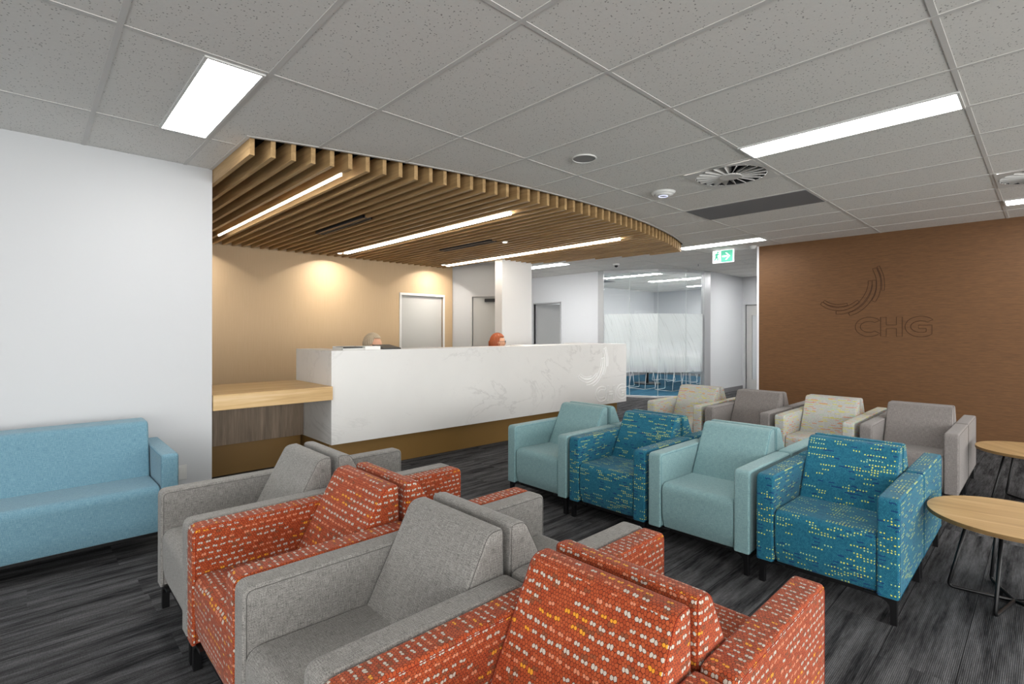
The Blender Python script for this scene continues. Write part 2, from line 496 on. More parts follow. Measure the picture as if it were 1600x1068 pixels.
# black lining above the battens, hung inside the opening
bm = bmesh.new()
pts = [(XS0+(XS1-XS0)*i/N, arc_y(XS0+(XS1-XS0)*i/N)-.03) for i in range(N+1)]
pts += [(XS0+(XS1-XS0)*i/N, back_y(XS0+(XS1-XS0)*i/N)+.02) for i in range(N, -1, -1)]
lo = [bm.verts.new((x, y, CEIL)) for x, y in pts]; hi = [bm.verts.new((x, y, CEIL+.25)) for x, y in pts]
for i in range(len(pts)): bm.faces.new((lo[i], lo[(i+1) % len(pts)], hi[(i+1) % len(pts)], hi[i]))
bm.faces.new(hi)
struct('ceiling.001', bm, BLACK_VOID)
# slim white edge angle around the curved opening
bm = bmesh.new()
e = pts[:N+1]
for (x0, y0), (x1, y1) in zip(e, e[1:]):
    v = [bm.verts.new(p) for p in ((x0, y0-.022, CEIL-.004), (x1, y1-.022, CEIL-.004), (x1, y1+.004, CEIL-.004), (x0, y0+.004, CEIL-.004), (x0, y0-.022, CEIL), (x1, y1-.022, CEIL), (x1, y1+.004, CEIL), (x0, y0+.004, CEIL))]
    for q in ((0, 3, 2, 1), (0, 1, 5, 4), (2, 3, 7, 6)): bm.faces.new([v[i] for i in q])
add_box(bm, XS0-.026, XS0-.002, arc_y(XS0)-.05, 4.66, CEIL-.004, CEIL)
struct('trim_1', bm, GRID)

# T-bar grid
GX0, GY0 = 1.483, 2.727
bm = bmesh.new()
def bar(x0, x1, y0, y1): add_box(bm, x0, x1, y0, y1, CEIL-(.0034 if x1-x0 < .1 else .0026), CEIL+.002)
hw = .012
for i in range(-9, 24):
    x = GX0+.6*i
    if x < 1.07: segs = [(-5, 4.66)]
    elif x < XS1: segs = [(-5, arc_y(x)-.05), (back_y(x)+.05, 9.4)]
    elif x < 8.0: segs = [(-5, 9.4)]
    elif x < 8.8: segs = [(3.1, 9.4)]
    elif x < 10.5: segs = [(3.1, 9.0)]
    else: segs = [(3.1, 9.0)]
    for a, b in segs:
        if b > a+.05: bar(x-hw, x+hw, a, b)
for j in range(-7, 7):
    y = GY0+1.2*j
    if y < 3.2: segs = [(-4, 8.0)]
    elif y < 4.66: segs = [(-4, XS0-.03), (7.0, 12.2)]
    else:
        xb = 5.9
        for k in range(200):
            xx = 5.7+k*.0065
            if back_y(xx) <= y: xb = xx; break
        segs = [(xb+.05 if y < 7.8 else 5.9, 14.7)]
    for a, b in segs: bar(a, b, y-hw, y+hw)
struct('trim_2', bm, GRID)

# walls
struct('wall_left', box(-4.1, 1.07, 4.66, 4.80, 0, CEIL), WHITE_WALL)
# unseen walls behind the camera; their windows are added to brighten the ceiling
def added_window_wall(name, wname, axis, pos, a0, a1, n, sill, head):
    bm = bmesh.new()
    def bb(u0, u1, z0, z1, t0=0, t1=.15):
        if axis == 'X': add_box(bm, pos+t0, pos+t1, u0, u1, z0, z1)
        else: add_box(bm, u0, u1, pos+t0, pos+t1, z0, z1)
    bb(a0, a1, 0, sill); bb(a0, a1, head, CEIL)
    st = (a1-a0)/n; o0, o1 = [], []
    for i in range(n+1):
        c = a0+st*i; bb(max(a0, c-.12), min(a1, c+.12), sill, head)
    struct(name, bm, WHITE_WALL)
    for i in range(n):
        u0, u1 = a0+st*i+.12, a0+st*(i+1)-.12
        r = bpy.data.objects.new(wname, None); COL.objects.link(r); r['kind'] = 'structure'
        bm = bmesh.new()
        for q in ((u0, u0+.04, sill, head), (u1-.04, u1, sill, head), (u0, u1, sill, sill+.04), (u0, u1, head-.04, head)): bb(*q, t0=.04, t1=.1)
        link('window_frame', bm, ALU, r)
        bm = bmesh.new(); bb(u0+.04, u1-.04, sill+.04, head-.04, .065, .073); link('glass_pane', bm, GLASS, r)
        al = bpy.data.lights.new('added_window_portal', 'AREA'); al.shape = 'RECTANGLE'; al.size = head-sill; al.size_y = u1-u0; al.cycles.is_portal = True
        ao = bpy.data.objects.new('added_window_portal', al); COL.objects.link(ao); ao.parent = r
        if axis == 'X': ao.location = (pos+.02, (u0+u1)/2, (sill+head)/2); ao.rotation_euler = (0, -PI/2, 0)
        else: ao.location = ((u0+u1)/2, pos+.02, (sill+head)/2); ao.rotation_euler = (PI/2, 0, 0); al.size, al.size_y = al.size_y, al.size
added_window_wall('wall_back', 'added_window_2', 'X', -4.1, -5.1, 0.0, 2, .30, 2.45)
struct('wall_back', box(-4.1, -3.95, 0.0, 4.66, 0, CEIL), WHITE_WALL)
added_window_wall('wall_front', 'added_window_3', 'Y', -5.1, -3.95, 8.0, 5, .30, 2.45)
struct('wall_alcove', box(.45, .6, 4.80, 8.05, 0, CEIL), WHITE_WALL)
# tan wall with door opening (door 4.72 - 5.63)
DX0, DX1, DH = 4.735, 5.615, 2.005
bm = bmesh.new()
add_box(bm, .6, DX0, 7.90, 8.05, 0, CEIL); add_box(bm, DX1, 5.84, 7.90, 8.05, 0, CEIL); add_box(bm, DX0, DX1, 7.90, 8.05, DH, CEIL)
struct('wall_tan', bm, TAN)

def door_set(name, M_, w_, h_, leaf_mat, frame_mat, fw=.04, swing=0.0, handle_side=1, closer=False, vision=False, pull=True):
    """door in local frame: x along wall 0..w_, y=0 wall face (viewer at -y), z up; M_ world matrix"""
    root = bpy.data.objects.new(name, None); COL.objects.link(root); root.matrix_world = M_
    root['kind'] = 'structure'
    bm = bmesh.new()
    add_box(bm, -fw, 0, -.012, .12, 0, h_+fw); add_box(bm, w_, w_+fw, -.012, .12, 0, h_+fw); add_box(bm, 0, w_, -.012, .12, h_, h_+fw)
    add_box(bm, 0, .012, .05, .075, 0, h_); add_box(bm, w_-.012, w_, .05, .075, 0, h_); add_box(bm, 0, w_, .05, .075, h_-.012, h_)
    link('door_frame', bm, frame_mat, root)
    # leaf hinged at x=0
    bm = bmesh.new()
    if vision:
        add_box(bm, .004, .13, 0, .04, .005, h_-.004); add_box(bm, w_-.62, w_-.004, 0, .04, .005, h_-.004)
        add_box(bm, .13, w_-.62, 0, .04, .005, .25); add_box(bm, .13, w_-.62, 0, .04, h_-.25, h_-.004)
    else: add_box(bm, .004, w_-.004, 0, .04, .005, h_-.004)
    leaf = link('door_leaf', bm, leaf_mat, root)
    leaf.location = (0, .03 if not swing else .08, 0); leaf.rotation_euler = (0, 0, swing)
    if vision:
        link('vision_panel', box(.13, w_-.62, .015, .022, .25, h_-.25), GLASS, leaf)
    if pull:
        bm = bmesh.new()
        hx = w_-.06 if handle_side > 0 else .06
        add_cyl(bm, (hx, -.005, 1.03), .025, .01, 16, axis='Y'); add_cyl(bm, (hx, -.028, 1.03), .009, .045, 10, axis='Y')
        s = -1 if handle_side > 0 else 1
        add_box(bm, min(hx, hx+s*.12), max(hx, hx+s*.12), -.056, -.040, 1.02, 1.04, .004)
        link('door_handle', bm, ALU, leaf, True)
    if closer:
        bm = box(w_*.28, w_*.62, -.05, -.002, h_-.10, h_-.04, .006); link('door_closer', bm, DARKGREY, leaf)
    return root
door_set('door_1', Matrix.Translation((DX0, 7.90, 0)), DX1-DX0, DH, DOORGREY, DOORFRAME, handle_side=-1)

# diagonal white wall beside the tan wall, with a door
A = Vector((5.845, 7.985, 0)); B = Vector((6.60, 6.70, 0))
D = (B-A).normalized(); NN = Vector((D.y*-1, D.x, 0))        # away from the viewer
if NN.dot(FW) < 0: NN = -NN
def frame_of(P0, D_, N_): 
    return Matrix(((D_.x, N_.x, 0, P0.x), (D_.y, N_.y, 0, P0.y), (0, 0, 1, 0), (0, 0, 0, 1)))
WM = frame_of(A, D, NN); L_ = (B-A).length
d0 = .455; dw = .90
bm = bmesh.new()
add_box(bm, 0, d0, 0, .12, 0, CEIL, mat=WM); add_box(bm, d0+dw, L_, 0, .12, 0, CEIL, mat=WM); add_box(bm, d0, d0+dw, 0, .12, 2.02, CEIL, mat=WM)
struct('wall_diagonal', bm, WHITE_WALL)
dm = WM @ Matrix.Translation((d0, 0, 0))
door_set('door_2', dm, dw, 2.02, DOORGREY, ALU_LIGHT, fw=.03, handle_side=-1, closer=True)

# far corridor wall with the open door
bm = bmesh.new()
oy0, oy1, oh = 7.80, 8.64, 2.02
add_box(bm, 8.82, 8.94, 6.72, oy0, 0, CEIL); add_box(bm, 8.82, 8.94, oy1, 9.5, 0, CEIL); add_box(bm, 8.82, 8.94, oy0, oy1, oh, CEIL)
struct('wall_corridor', bm, WHITE_WALL)
dm = frame_of(Vector((8.82, oy1, 0)), Vector((0, -1, 0)), Vector((1, 0, 0)))
door_set('door_3', dm, oy1-oy0, oh, plain('mid_grey_door', '#9b9c9c', .5), ALU, fw=.03, swing=math.radians(33), handle_side=1, closer=False)
struct('wall_end', box(5.84, 15, 9.5, 9.65, 0, CEIL), WHITE_WALL)
struct('wall_meeting_left', box(8.94, 15, 9.0, 9.12, 0, CEIL), WHITE_WALL)
struct('wall_meeting_far', box(14.8, 14.95, 5.04, 9.0, 0, CEIL), WHITE_WALL)
struct('wall_corridor_right', box(10.50, 12.2, 5.05, 5.17, 0, CEIL), WHITE_WALL)
bm = bmesh.new()
add_box(bm, 12.2, 12.35, 1.9, 4.02, 0, CEIL); add_box(bm, 12.2, 12.35, 4.97, 5.17, 0, CEIL); add_box(bm, 12.2, 12.35, 4.02, 4.97, 2.0, CEIL)
struct('wall_corridor_end', bm, WHITE_WALL)
dm = frame_of(Vector((12.2, 4.97, 0)), Vector((0, -1, 0)), Vector((1, 0, 0)))
door_set('door_4', dm, .95, 2.0, DOORGREY, ALU_LIGHT, fw=.035, vision=True, handle_side=1, pull=False)
struct('wall_beyond_door', box(12.9, 13.0, 1.9, 5.17, 0, CEIL), WHITE_WALL)
struct('wall_passage', box(8.15, 13.0, 1.75, 1.9, 0, CEIL), WHITE_WALL)
struct('wall_right', box(8.0, 8.14, -5.1, 3.06, 0, CEIL), BROWN)
struct('trim_3', box(7.995, 8.145, 3.06, 3.09, 0, CEIL), plain('white_corner_strip', '#e6e6ea', .4))
# baseboards
struct('baseboard_corridor', box(8.805, 8.82, 6.75, oy0-.03, 0, .1), GREYPANEL)
struct('baseboard_right', box(10.5, 12.2, 5.035, 5.05, 0, .1), GREYPANEL)
struct('baseboard_meeting', box(14.785, 14.8, 5.2, 9.0, 0, .12), GREYPANEL)
struct('baseboard_meeting_left', box(8.95, 14.78, 8.985, 9.0, 0, .12), GREYPANEL)
# column
struct('wall_column', box(5.656, 6.35, 6.283, 6.46, 0, CEIL-.0), COLUMN_WHITE)

# ------------------------------------------------------------------ glass wall of the meeting room
GP = [(8.88, 6.62), (9.08, 6.10), (9.36, 5.60), (9.86, 5.24), (10.36, 5.115)]
bm = bmesh.new()
pts = [(8.82, 6.72)] + GP + [(10.5, 5.05), (12.2, 5.05), (12.2, 5.17), (14.8, 5.17), (14.8, 9.0), (8.94, 9.0), (8.94, 6.72)]
f = bm.faces.new([bm.verts.new((x, y, .004)) for x, y in pts]); bmesh.ops.recalc_face_normals(bm, faces=[f])
if f.normal.z < 0: f.normal_flip()
struct('floor_meeting_room', bm, CARPET_BLUE)
win = bpy.data.objects.new('window_1', None); COL.objects.link(win); win['kind'] = 'structure'
win['label'] = 'curved glazed wall of the meeting room with frosted film band'
def seg_box(bm, p, q, t0, t1, z0, z1, e0=0, e1=0):
    p = Vector((p[0], p[1], 0)); q = Vector((q[0], q[1], 0)); d = (q-p); L = d.length; d.normalize(); n = Vector((-d.y, d.x, 0))
    if n.dot(FW) < 0: n = -n
    add_box(bm, e0, L+e1, t0, t1, z0, z1, mat=frame_of(p, d, n)); return bm
TOPZ = 2.60
bm = bmesh.new()
for p, q in zip(GP, GP[1:]):
    seg_box(bm, p, q, -.03, .04, TOPZ, CEIL, -.005, .005); seg_box(bm, p, q, -.03, .04, 0, .035, -.005, .005)
link('window_frame', bm, ALU_LIGHT, win)
bm = bmesh.new(); seg_box(bm, (8.82, 6.72), GP[0], -.04, .06, 0, CEIL); link('window_jamb', bm, ALU, win)
bm = bmesh.new(); seg_box(bm, GP[-1], (10.52, 5.06), -.04, .06, 0, CEIL); link('window_jamb', bm, ALU, win)
for i, (p, q) in enumerate(zip(GP, GP[1:])):
    bm = bmesh.new(); seg_box(bm, p, q, 0, .010, .035, TOPZ, .004, -.004); g = link('glass_pane', bm, GLASS, win)
    bm = bmesh.new(); seg_box(bm, p, q, .0115, .0125, .52, 1.74, .004, -.004); link('frosted_film', bm, FROST, g)
for p in GP[1:-1]:
    link('glass_joint', add_cyl(bmesh.new(), (p[0], p[1], (TOPZ+.035)/2), .006, TOPZ-.035, 6), GLASS_EDGE, win)

# ================================================================== TIMBER CANOPY
can = empty('slatted_ceiling', (4.0, 5.6, CEIL), 0, 'curved canopy of light oak battens hung over the reception desk', 'slatted ceiling')
PITCH = .122; SW = .032
for i in range(49):
    xr = 1.106+PITCH*i; x0 = xr-SW
    y0 = arc_y(xr); y1 = back_y(xr)
    # staggered rear ends at the right hand side, flush against the tan wall elsewhere
    if xr < 5.72: y1 = 7.88
    bm = bmesh.new(); 
    if xr > 5.5 and xr < 6.36:      # stop at the column / diagonal wall
        y1 = min(y1, 6.27) if xr > 5.64 else y1
    add_box(bm, x0-4.0, xr-4.0, y0-5.6, y1-5.6, SLAT_Z-CEIL, 0.04, .0015, 1)
    link('slat', bm, OAK_SLAT, can)
for yy in (4.6, 5.9, 7.2):
    # hidden carrier rails above the battens
    link('carrier_rail', box(XS0-4.0, (6.9 if yy < 4.7 else 5.9)-4.0, yy-5.6-.02, yy-5.6+.02, .04, .07), BLACK_PL, can)

def linear_light(x0, x1, y0, y1, z0, z1, mat, label):
    r = empty('linear_light', ((x0+x1)/2, (y0+y1)/2, z1), 0, label, 'ceiling light', 'linear lights between the oak battens')
    cx, cy = r.location.x, r.location.y
    link('diffuser', box(x0-cx, x1-cx, y0-cy, y1-cy, z0-z1, 0, .003, 1), mat, r)
    link('housing', box(x0-cx+.004, x1-cx-.004, y0-cy, y1-cy, 0, .03), WHITE_PL, r)
linear_light(1.692, 1.710, 3.70, 7.10, 2.531, 2.546, LIGHT_A, 'slim linear light under the oak battens nearest the white wall')
linear_light(3.437, 3.497, 3.74, 7.38, 2.530, 2.56, LIGHT_B, 'middle one of three linear lights in the oak batten ceiling')
linear_light(5.395, 5.455, 3.80, 7.50, 2.530, 2.56, LIGHT_B, 'linear light in the oak battens above the white column')

# slot diffusers in the battens
def slot(x, y0, y1, label):
    r = empty('slot_diffuser', (x, (y0+y1)/2, SLAT_Z), 0, label, 'air vent', 'slot air diffusers in the batten ceiling')
    h = (y1-y0)/2
    bm = bmesh.new(); add_box(bm, -.05, -.038, -h, h, -.004, .03); add_box(bm, .038, .05, -h, h, -.004, .03); add_box(bm, -.006, .006, -h, h, -.004, .03)
    add_box(bm, -.05, .05, -h, -h+.012, -.004, .03); add_box(bm, -.05, .05, h-.012, h, -.004, .03)
    link('diffuser_frame', bm, DARKGREY, r)
    link('diffuser_core', box(-.038, .038, -h+.012, h-.012, .004, .03), BLACK_PL, r)
slot(2.565, 4.95, 6.17, 'black slot diffuser in the oak battens beyond the slim linear light')
slot(4.395, 5.05, 6.20, 'slot diffuser in the oak battens just left of the white column')

def downlight(x, y, label, power, tilt=24, blend=.15, beam=1.8, group='small downlights washing the tan wall'):
    r = empty('downlight', (x, y, SLAT_Z), 0, label, 'spotlight', group)
    bm = bmesh.new(); add_cyl(bm, (0, 0, -.004), .042, .012, 24); link('trim_ring', bm, WHITE_PL, r, False)
    bm = bmesh.new(); add_cyl(bm, (0, 0, -.0125), .026, .005, 20); link('lens', bm, emit('spot_lens', (1, .85, .65, 1), 4.0) if 'spot_lens' not in bpy.data.materials else bpy.data.materials['spot_lens'], r)
    ld = bpy.data.lights.new('spot', 'SPOT'); ld.energy = power; ld.color = (1, .92, .82); ld.spot_size = math.radians(124); ld.spot_blend = blend; ld.shadow_soft_size = .012
    ld.use_nodes = True; nt = ld.node_tree; em = nt.nodes['Emission']     # beam pattern: strongest on axis
    tcn = nt.nodes.new('ShaderNodeTexCoord'); sp_ = nt.nodes.new('ShaderNodeSeparateXYZ'); ab = nt.nodes.new('ShaderNodeMath'); ab.operation = 'ABSOLUTE'
    pw = nt.nodes.new('ShaderNodeMath'); pw.operation = 'POWER'; pw.inputs[1].default_value = beam
    nt.links.new(tcn.outputs['Normal'], sp_.inputs[0]); nt.links.new(sp_.outputs[2], ab.inputs[0]); nt.links.new(ab.outputs[0], pw.inputs[0]); nt.links.new(pw.outputs[0], em.inputs['Strength'])
    lo_ = bpy.data.objects.new('spot_lamp', ld); COL.objects.link(lo_); lo_.location = (0, 0, -.02); lo_.rotation_euler = (math.radians(tilt), 0, 0); lo_.parent = r
downlight(1.45, 7.44, 'small downlight by the tan wall nearest the white wall', SPOT)
downlight(3.40, 7.44, 'small downlight washing the middle of the tan wall', SPOT)
downlight(5.30, 7.44, 'small downlight above the grey door in the tan wall', SPOT)

downlight(4.53, 4.98, 'small bright downlight in the oak battens in front of the white column', 40, 0, .3, 1.0, 'downlight over the desk')

# ================================================================== RECESSED PANELS
def panel(x0, x1, y0, y1, label, mat=None):
    cx, cy = (x0+x1)/2, (y0+y1)/2
    r = empty('ceiling_light', (cx, cy, CEIL), 0, label, 'ceiling light', 'recessed white panel lights')
    a, b = (x1-x0)/2, (y1-y0)/2
    bm = bmesh.new(); t = .014
    add_box(bm, -a, a, -b, -b+t, -.010, 0); add_box(bm, -a, a, b-t, b, -.010, 0); add_box(bm, -a, -a+t, -b+t, b-t, -.010, 0); add_box(bm, a-t, a, -b+t, b-t, -.010, 0)
    link('frame', bm, WHITE_PL, r)
    link('diffuser', box(-a+t, a-t, -b+t, b-t, -.006, -.001), mat or LIGHT, r)
panel(3.60, 3.885, .335, 1.525, 'long white panel light at upper right of the room ceiling')
panel(.60, .868, 2.745, 3.915, 'white panel light beside the corner of the oak battens')
panel(7.19, 7.475, 2.74, 4.0, 'panel light in front of the green exit sign')
panel(6.90, 7.18, -.87, .315, 'panel light cut by the right edge above the brown wall')
panel(7.20, 7.475, 6.35, 7.52, 'panel light behind the white column above the corridor', LIGHT_M)
panel(9.93, 10.19, 5.95, 7.50, 'nearest panel light inside the glazed meeting room', LIGHT_M)
panel(11.42, 11.68, 5.90, 7.15, 'second panel light inside the glazed meeting room', LIGHT_M)
panel(13.40, 13.66, 6.0, 7.15, 'furthest panel light inside the glazed meeting room', LIGHT_M)
panel(10.9, 11.17, 3.3, 4.2, 'small panel light over the passage past the brown wall', LIGHT_M)
panel(9.60, 9.87, 2.1, 3.2, 'added unseen panel light brightening the passage past the brown wall end', LIGHT_M)  # extra lamp added out of view to brighten the corridor wall
# other panels of the same room, behind and beside the photographer
panel(.60, .868, -2.1, -.9, 'panel light behind the photographer nearest the camera')
panel(3.60, 3.885, -3.2, -2.0, 'panel light behind the photographer towards the brown wall')
panel(-2.40, -2.13, .335, 1.525, 'panel light at the left behind the photographer')
panel(-2.40, -2.13, -3.2, -2.0, 'panel light in the far rear corner of the room')
panel(-2.40, -2.13, 2.745, 3.915, 'panel light over the left end of the blue sofa')
panel(6.90, 7.18, -3.9, -2.7, 'panel light at the right behind the photographer')

# ------------------------------------------------------------------ ceiling devices
r = empty('ceiling_speaker', (2.99, 2.41, CEIL), 0, 'round grey speaker grille in a ceiling tile', 'speaker')
bm = bmesh.new(); ring = [(.088*math.cos(t), .088*math.sin(t), -.005) for t in [2*PI*k/40 for k in range(40)]]
link('rim', add_tube(bm, ring, .006, 6, True), WHITE_PL, r, True)
link('grille', add_cyl(bmesh.new(), (0, 0, -.003), .084, .006, 36), SPK, r)
r = empty('wireless_access_point', (4.25, 2.49, CEIL), 0, 'white domed ceiling device with a pale blue ring beside the swirl vent', 'sensor')
bm = bmesh.new(); add_cyl(bm, (0, 0, -.012), .095, .024, 40, .112); add_cyl(bm, (0, 0, -.030), .055, .014, 40, .092); link('dome', bm, WHITE_PL, r, True)
ring = [(.040*math.cos(t), .040*math.sin(t), -.037) for t in [2*PI*k/32 for k in range(32)]]
link('status_ring', add_tube(bmesh.new(), ring, .004, 6, True), EMIT_RING, r, True)

def swirl(cx, cy, label):
    r = empty('swirl_diffuser', (cx, cy, CEIL), 0, label, 'air vent', 'round swirl air diffusers in the ceiling')
    bm = bmesh.new(); s = .288
    # square plate with round hole
    n = 48; R = .272
    inner = [bm.verts.new((R*math.cos(2*PI*k/n), R*math.sin(2*PI*k/n), -.006)) for k in range(n)]
    outer = []
    for k in range(n):
        c, s_ = math.cos(2*PI*k/n), math.sin(2*PI*k/n); q = s/max(abs(c), abs(s_)); outer.append(bm.verts.new((q*c, q*s_, -.006)))
    for k in range(n): bm.faces.new((inner[k], outer[k], outer[(k+1) % n], inner[(k+1) % n]))
    link('plate', bm, GRID, r)
    link('plenum', add_cyl(bmesh.new(), (0, 0, .09), .27, .01, 40), BLACK_PL, r)
    bm = bmesh.new()
    n2 = 40
    lo = [bm.verts.new((R*math.cos(2*PI*k/n2), R*math.sin(2*PI*k/n2), -.006)) for k in range(n2)]
    hi = [bm.verts.new((R*math.cos(2*PI*k/n2), R*math.sin(2*PI*k/n2), .09)) for k in range(n2)]
    for k in range(n2): bm.faces.new((lo[k], hi[k], hi[(k+1) % n2], lo[(k+1) % n2]))
    link('collar', bm, DARKGREY, r)
    bm = bmesh.new()
    for k in range(20):
        a = 2*PI*k/20; M_ = Matrix.Rotation(a, 4, 'Z')
        p = [(.075, -.008, -.012), (.268, -.020, -.012), (.268, .030, .030), (.075, .014, .018)]
        v = [bm.verts.new(M_ @ Vector(q)) for q in p]; v2 = [bm.verts.new(M_ @ (Vector(q)+Vector((0, 0, .004)))) for q in p]
        bm.faces.new(v[::-1]); bm.faces.new(v2)
        for i in range(4): bm.faces.new((v[i], v[(i+1) % 4], v2[(i+1) % 4], v2[i]))
    link('vanes', bm, GRID, r)
    link('hub', add_cyl(bmesh.new(), (0, 0, -.010), .085, .012, 30), GRID, r)
swirl(4.190, 1.832, 'round swirl air vent between the dome device and the long panel light')
swirl(5.985, .03, 'round swirl air vent at the right edge above the tables')
# openings in the ceiling above the swirl vents are covered by their plates: cut tiles there
for (cx, cy) in ((4.190, 1.832), (5.985, .03)):
    bmc = bmesh.new(); bmc.from_mesh(ceil_o.data)
    R = .27
    pts = [(cx-R, cy), (cx+R, cy), (cx, cy-R), (cx, cy+R)]
    for px, py in pts[:2]:
        g = bmc.verts[:]+bmc.edges[:]+bmc.faces[:]; bmesh.ops.bisect_plane(bmc, geom=g, plane_co=(px, 0, 0), plane_no=(1, 0, 0))
    for px, py in pts[2:]:
        g = bmc.verts[:]+bmc.edges[:]+bmc.faces[:]; bmesh.ops.bisect_plane(bmc, geom=g, plane_co=(0, py, 0), plane_no=(0, 1, 0))
    kill = [f for f in bmc.faces if abs(f.calc_center_median().x-cx) < R-.001 and abs(f.calc_center_median().y-cy) < R-.001]
    bmesh.ops.delete(bmc, geom=kill, context='FACES'); bmc.to_mesh(ceil_o.data); bmc.free()
tag(link('return_air_panel', box(5.098, 5.670, 1.54, 2.714, CEIL-.006, CEIL-.001), GREYPANEL), 'dark grey return air tile in the ceiling past the swirl vent', 'air vent')
r = empty('security_camera', (8.08, 5.73, CEIL), 0, 'tiny dome camera on the ceiling in front of the glazed wall', 'camera')
link('mount', add_cyl(bmesh.new(), (0, 0, -.015), .055, .03, 20, .06), WHITE_PL, r)
bm = bmesh.new(); bmesh.ops.create_uvsphere(bm, u_segments=16, v_segments=10, radius=.035)
for v in bm.verts: v.co.z -= .035
link('dome', bm, BLACK_PL, r, True)
r = empty('sprinkler_head', (9.18, 4.63, CEIL), 0, 'small white sprinkler on the ceiling left of the exit sign', 'sprinkler')
link('cover', add_cyl(bmesh.new(), (0, 0, -.004), .035, .008, 20), WHITE_PL, r); link('nozzle', add_cyl(bmesh.new(), (0, 0, -.025), .01, .04, 10), CHROME, r)
r = empty('motion_sensor', (7.87, 3.10, CEIL), 0, 'small white cone sensor where the brown wall meets the ceiling', 'sensor')
link('base', add_cyl(bmesh.new(), (0, 0, -.006), .055, .012, 24), WHITE_PL, r, False); link('cone', add_cyl(bmesh.new(), (0, 0, -.030), .028, .038, 24, .05), WHITE_PL, r, True)
# exit sign
r = empty('exit_sign', (7.80, 3.53, CEIL), 0, 'green running man exit sign with right arrow hanging from the ceiling', 'exit sign')
GREEN = emit('exit_sign_green', srgb('#4fb393'), .55); GREEN.node_tree.nodes['Principled BSDF'].inputs['Base Color'].default_value = srgb('#4a9a80'); SIGNW = emit('exit_sign_white', (1, 1, 1, 1), .85)
link('sign_box', box(0, .03, -.165, .165, -.215, -.02, .003), SIGNW, r)
link('green_field', box(-.0015, 0, -.155, .03, -.208, -.028), GREEN, r)
link('green_field', box(-.0015, 0, .04, .155, -.208, -.028), SIGNW, r)
link('stem', box(.01, .02, -.03, .03, -.02, 0), WHITE_PL, r)
bm = bmesh.new()   # arrow, pointing to -y (right in the photo)
add_prism(bm, [(.010, -.130), (-.070, -.130), (-.070, -.106), (.010, -.106)], -.003, -.0015, 'X')
for sgn in (1, -1):
    add_prism(bm, [(-.115, -.118), (-.060, -.118+sgn*.055), (-.038, -.118+sgn*.055), (-.092, -.118)], -.003, -.0015, 'X')
link('arrow', bm, SIGNW, r)
bm = bmesh.new()   # running man (green on white)
def limb(a, b, t):
    a, b = Vector(a), Vector(b); d = (b-a).normalized(); n = Vector((-d.y, d.x))*t*1.5
    add_prism(bm, [tuple(a+n), tuple(b+n), tuple(b-n), tuple(a-n)], -.003, -.0015, 'X')
add_cyl(bm, (-.00225, .080, -.050), .016, .0015, 14, axis='X')
limb((.088, -.066), (.105, -.120), .011); limb((.092, -.072), (.066, -.088), .006); limb((.066, -.088), (.054, -.078), .005)
limb((.092, -.072), (.118, -.078), .006); limb((.118, -.078), (.128, -.098), .005)
limb((.105, -.118), (.078, -.140), .008); limb((.078, -.140), (.082, -.180), .007); limb((.105, -.118), (.118, -.158), .008); limb((.118, -.158), (.142, -.168), .007)
link('running_figure', bm, GREEN, r)

# ================================================================== LOGO (arcs + letters)
STROKES = [[(2.184, 1.789), (2.115, 1.746), (2.034, 1.724), (1.965, 1.725), (1.899, 1.736)],
 [(2.216, 1.764), (2.139, 1.71), (2.045, 1.678), (1.942, 1.681), (1.852, 1.715), (1.769, 1.772)],
 [(2.034, 1.627), (1.942, 1.633), (1.841, 1.672), (1.742, 1.755), (1.672, 1.869), (1.643, 1.969), (1.64, 2.038)],
 [(1.877, 1.599), (1.786, 1.642), (1.699, 1.718), (1.635, 1.817), (1.598, 1.928), (1.595, 2.041)],
 [(1.603, 1.765), (1.563, 1.851), (1.545, 1.963), (1.553, 2.076), (1.593, 2.198)],
 [(1.5, 1.9), (1.496, 1.984), (1.509, 2.097), (1.551, 2.22)]]
WIDTHS = [.016, .021, .022, .022, .022, .014]
def catmull(P, n=6):
    P = [Vector(p) for p in P]; Q = [2*P[0]-P[1]]+P+[2*P[-1]-P[-2]]; out = []
    for i in range(1, len(Q)-2):
        for k in range(n):
            t = k/n; a, b, c, d = Q[i-1:i+3]
            out.append(.5*((2*b)+(c-a)*t+(2*a-5*b+4*c-d)*t*t+(3*b-a-3*c+d)*t**3))
    out.append(P[-1]); return out
def stroke_outline(P, w_):
    C = catmull(P); L, Rr = [], []
    for i in range(len(C)):
        d = (C[min(i+1, len(C)-1)]-C[max(i-1, 0)]).normalized(); n = Vector((-d.y, d.x))*w_
        L.append(C[i]+n); Rr.append(C[i]-n)
    return L+Rr[::-1]
def arcp(cx, cy, rx, ry, a0, a1, n=20):
    return [Vector((cx+rx*math.cos(math.radians(a0+(a1-a0)*k/n)), cy+ry*math.sin(math.radians(a0+(a1-a0)*k/n)))) for k in range(n+1)]
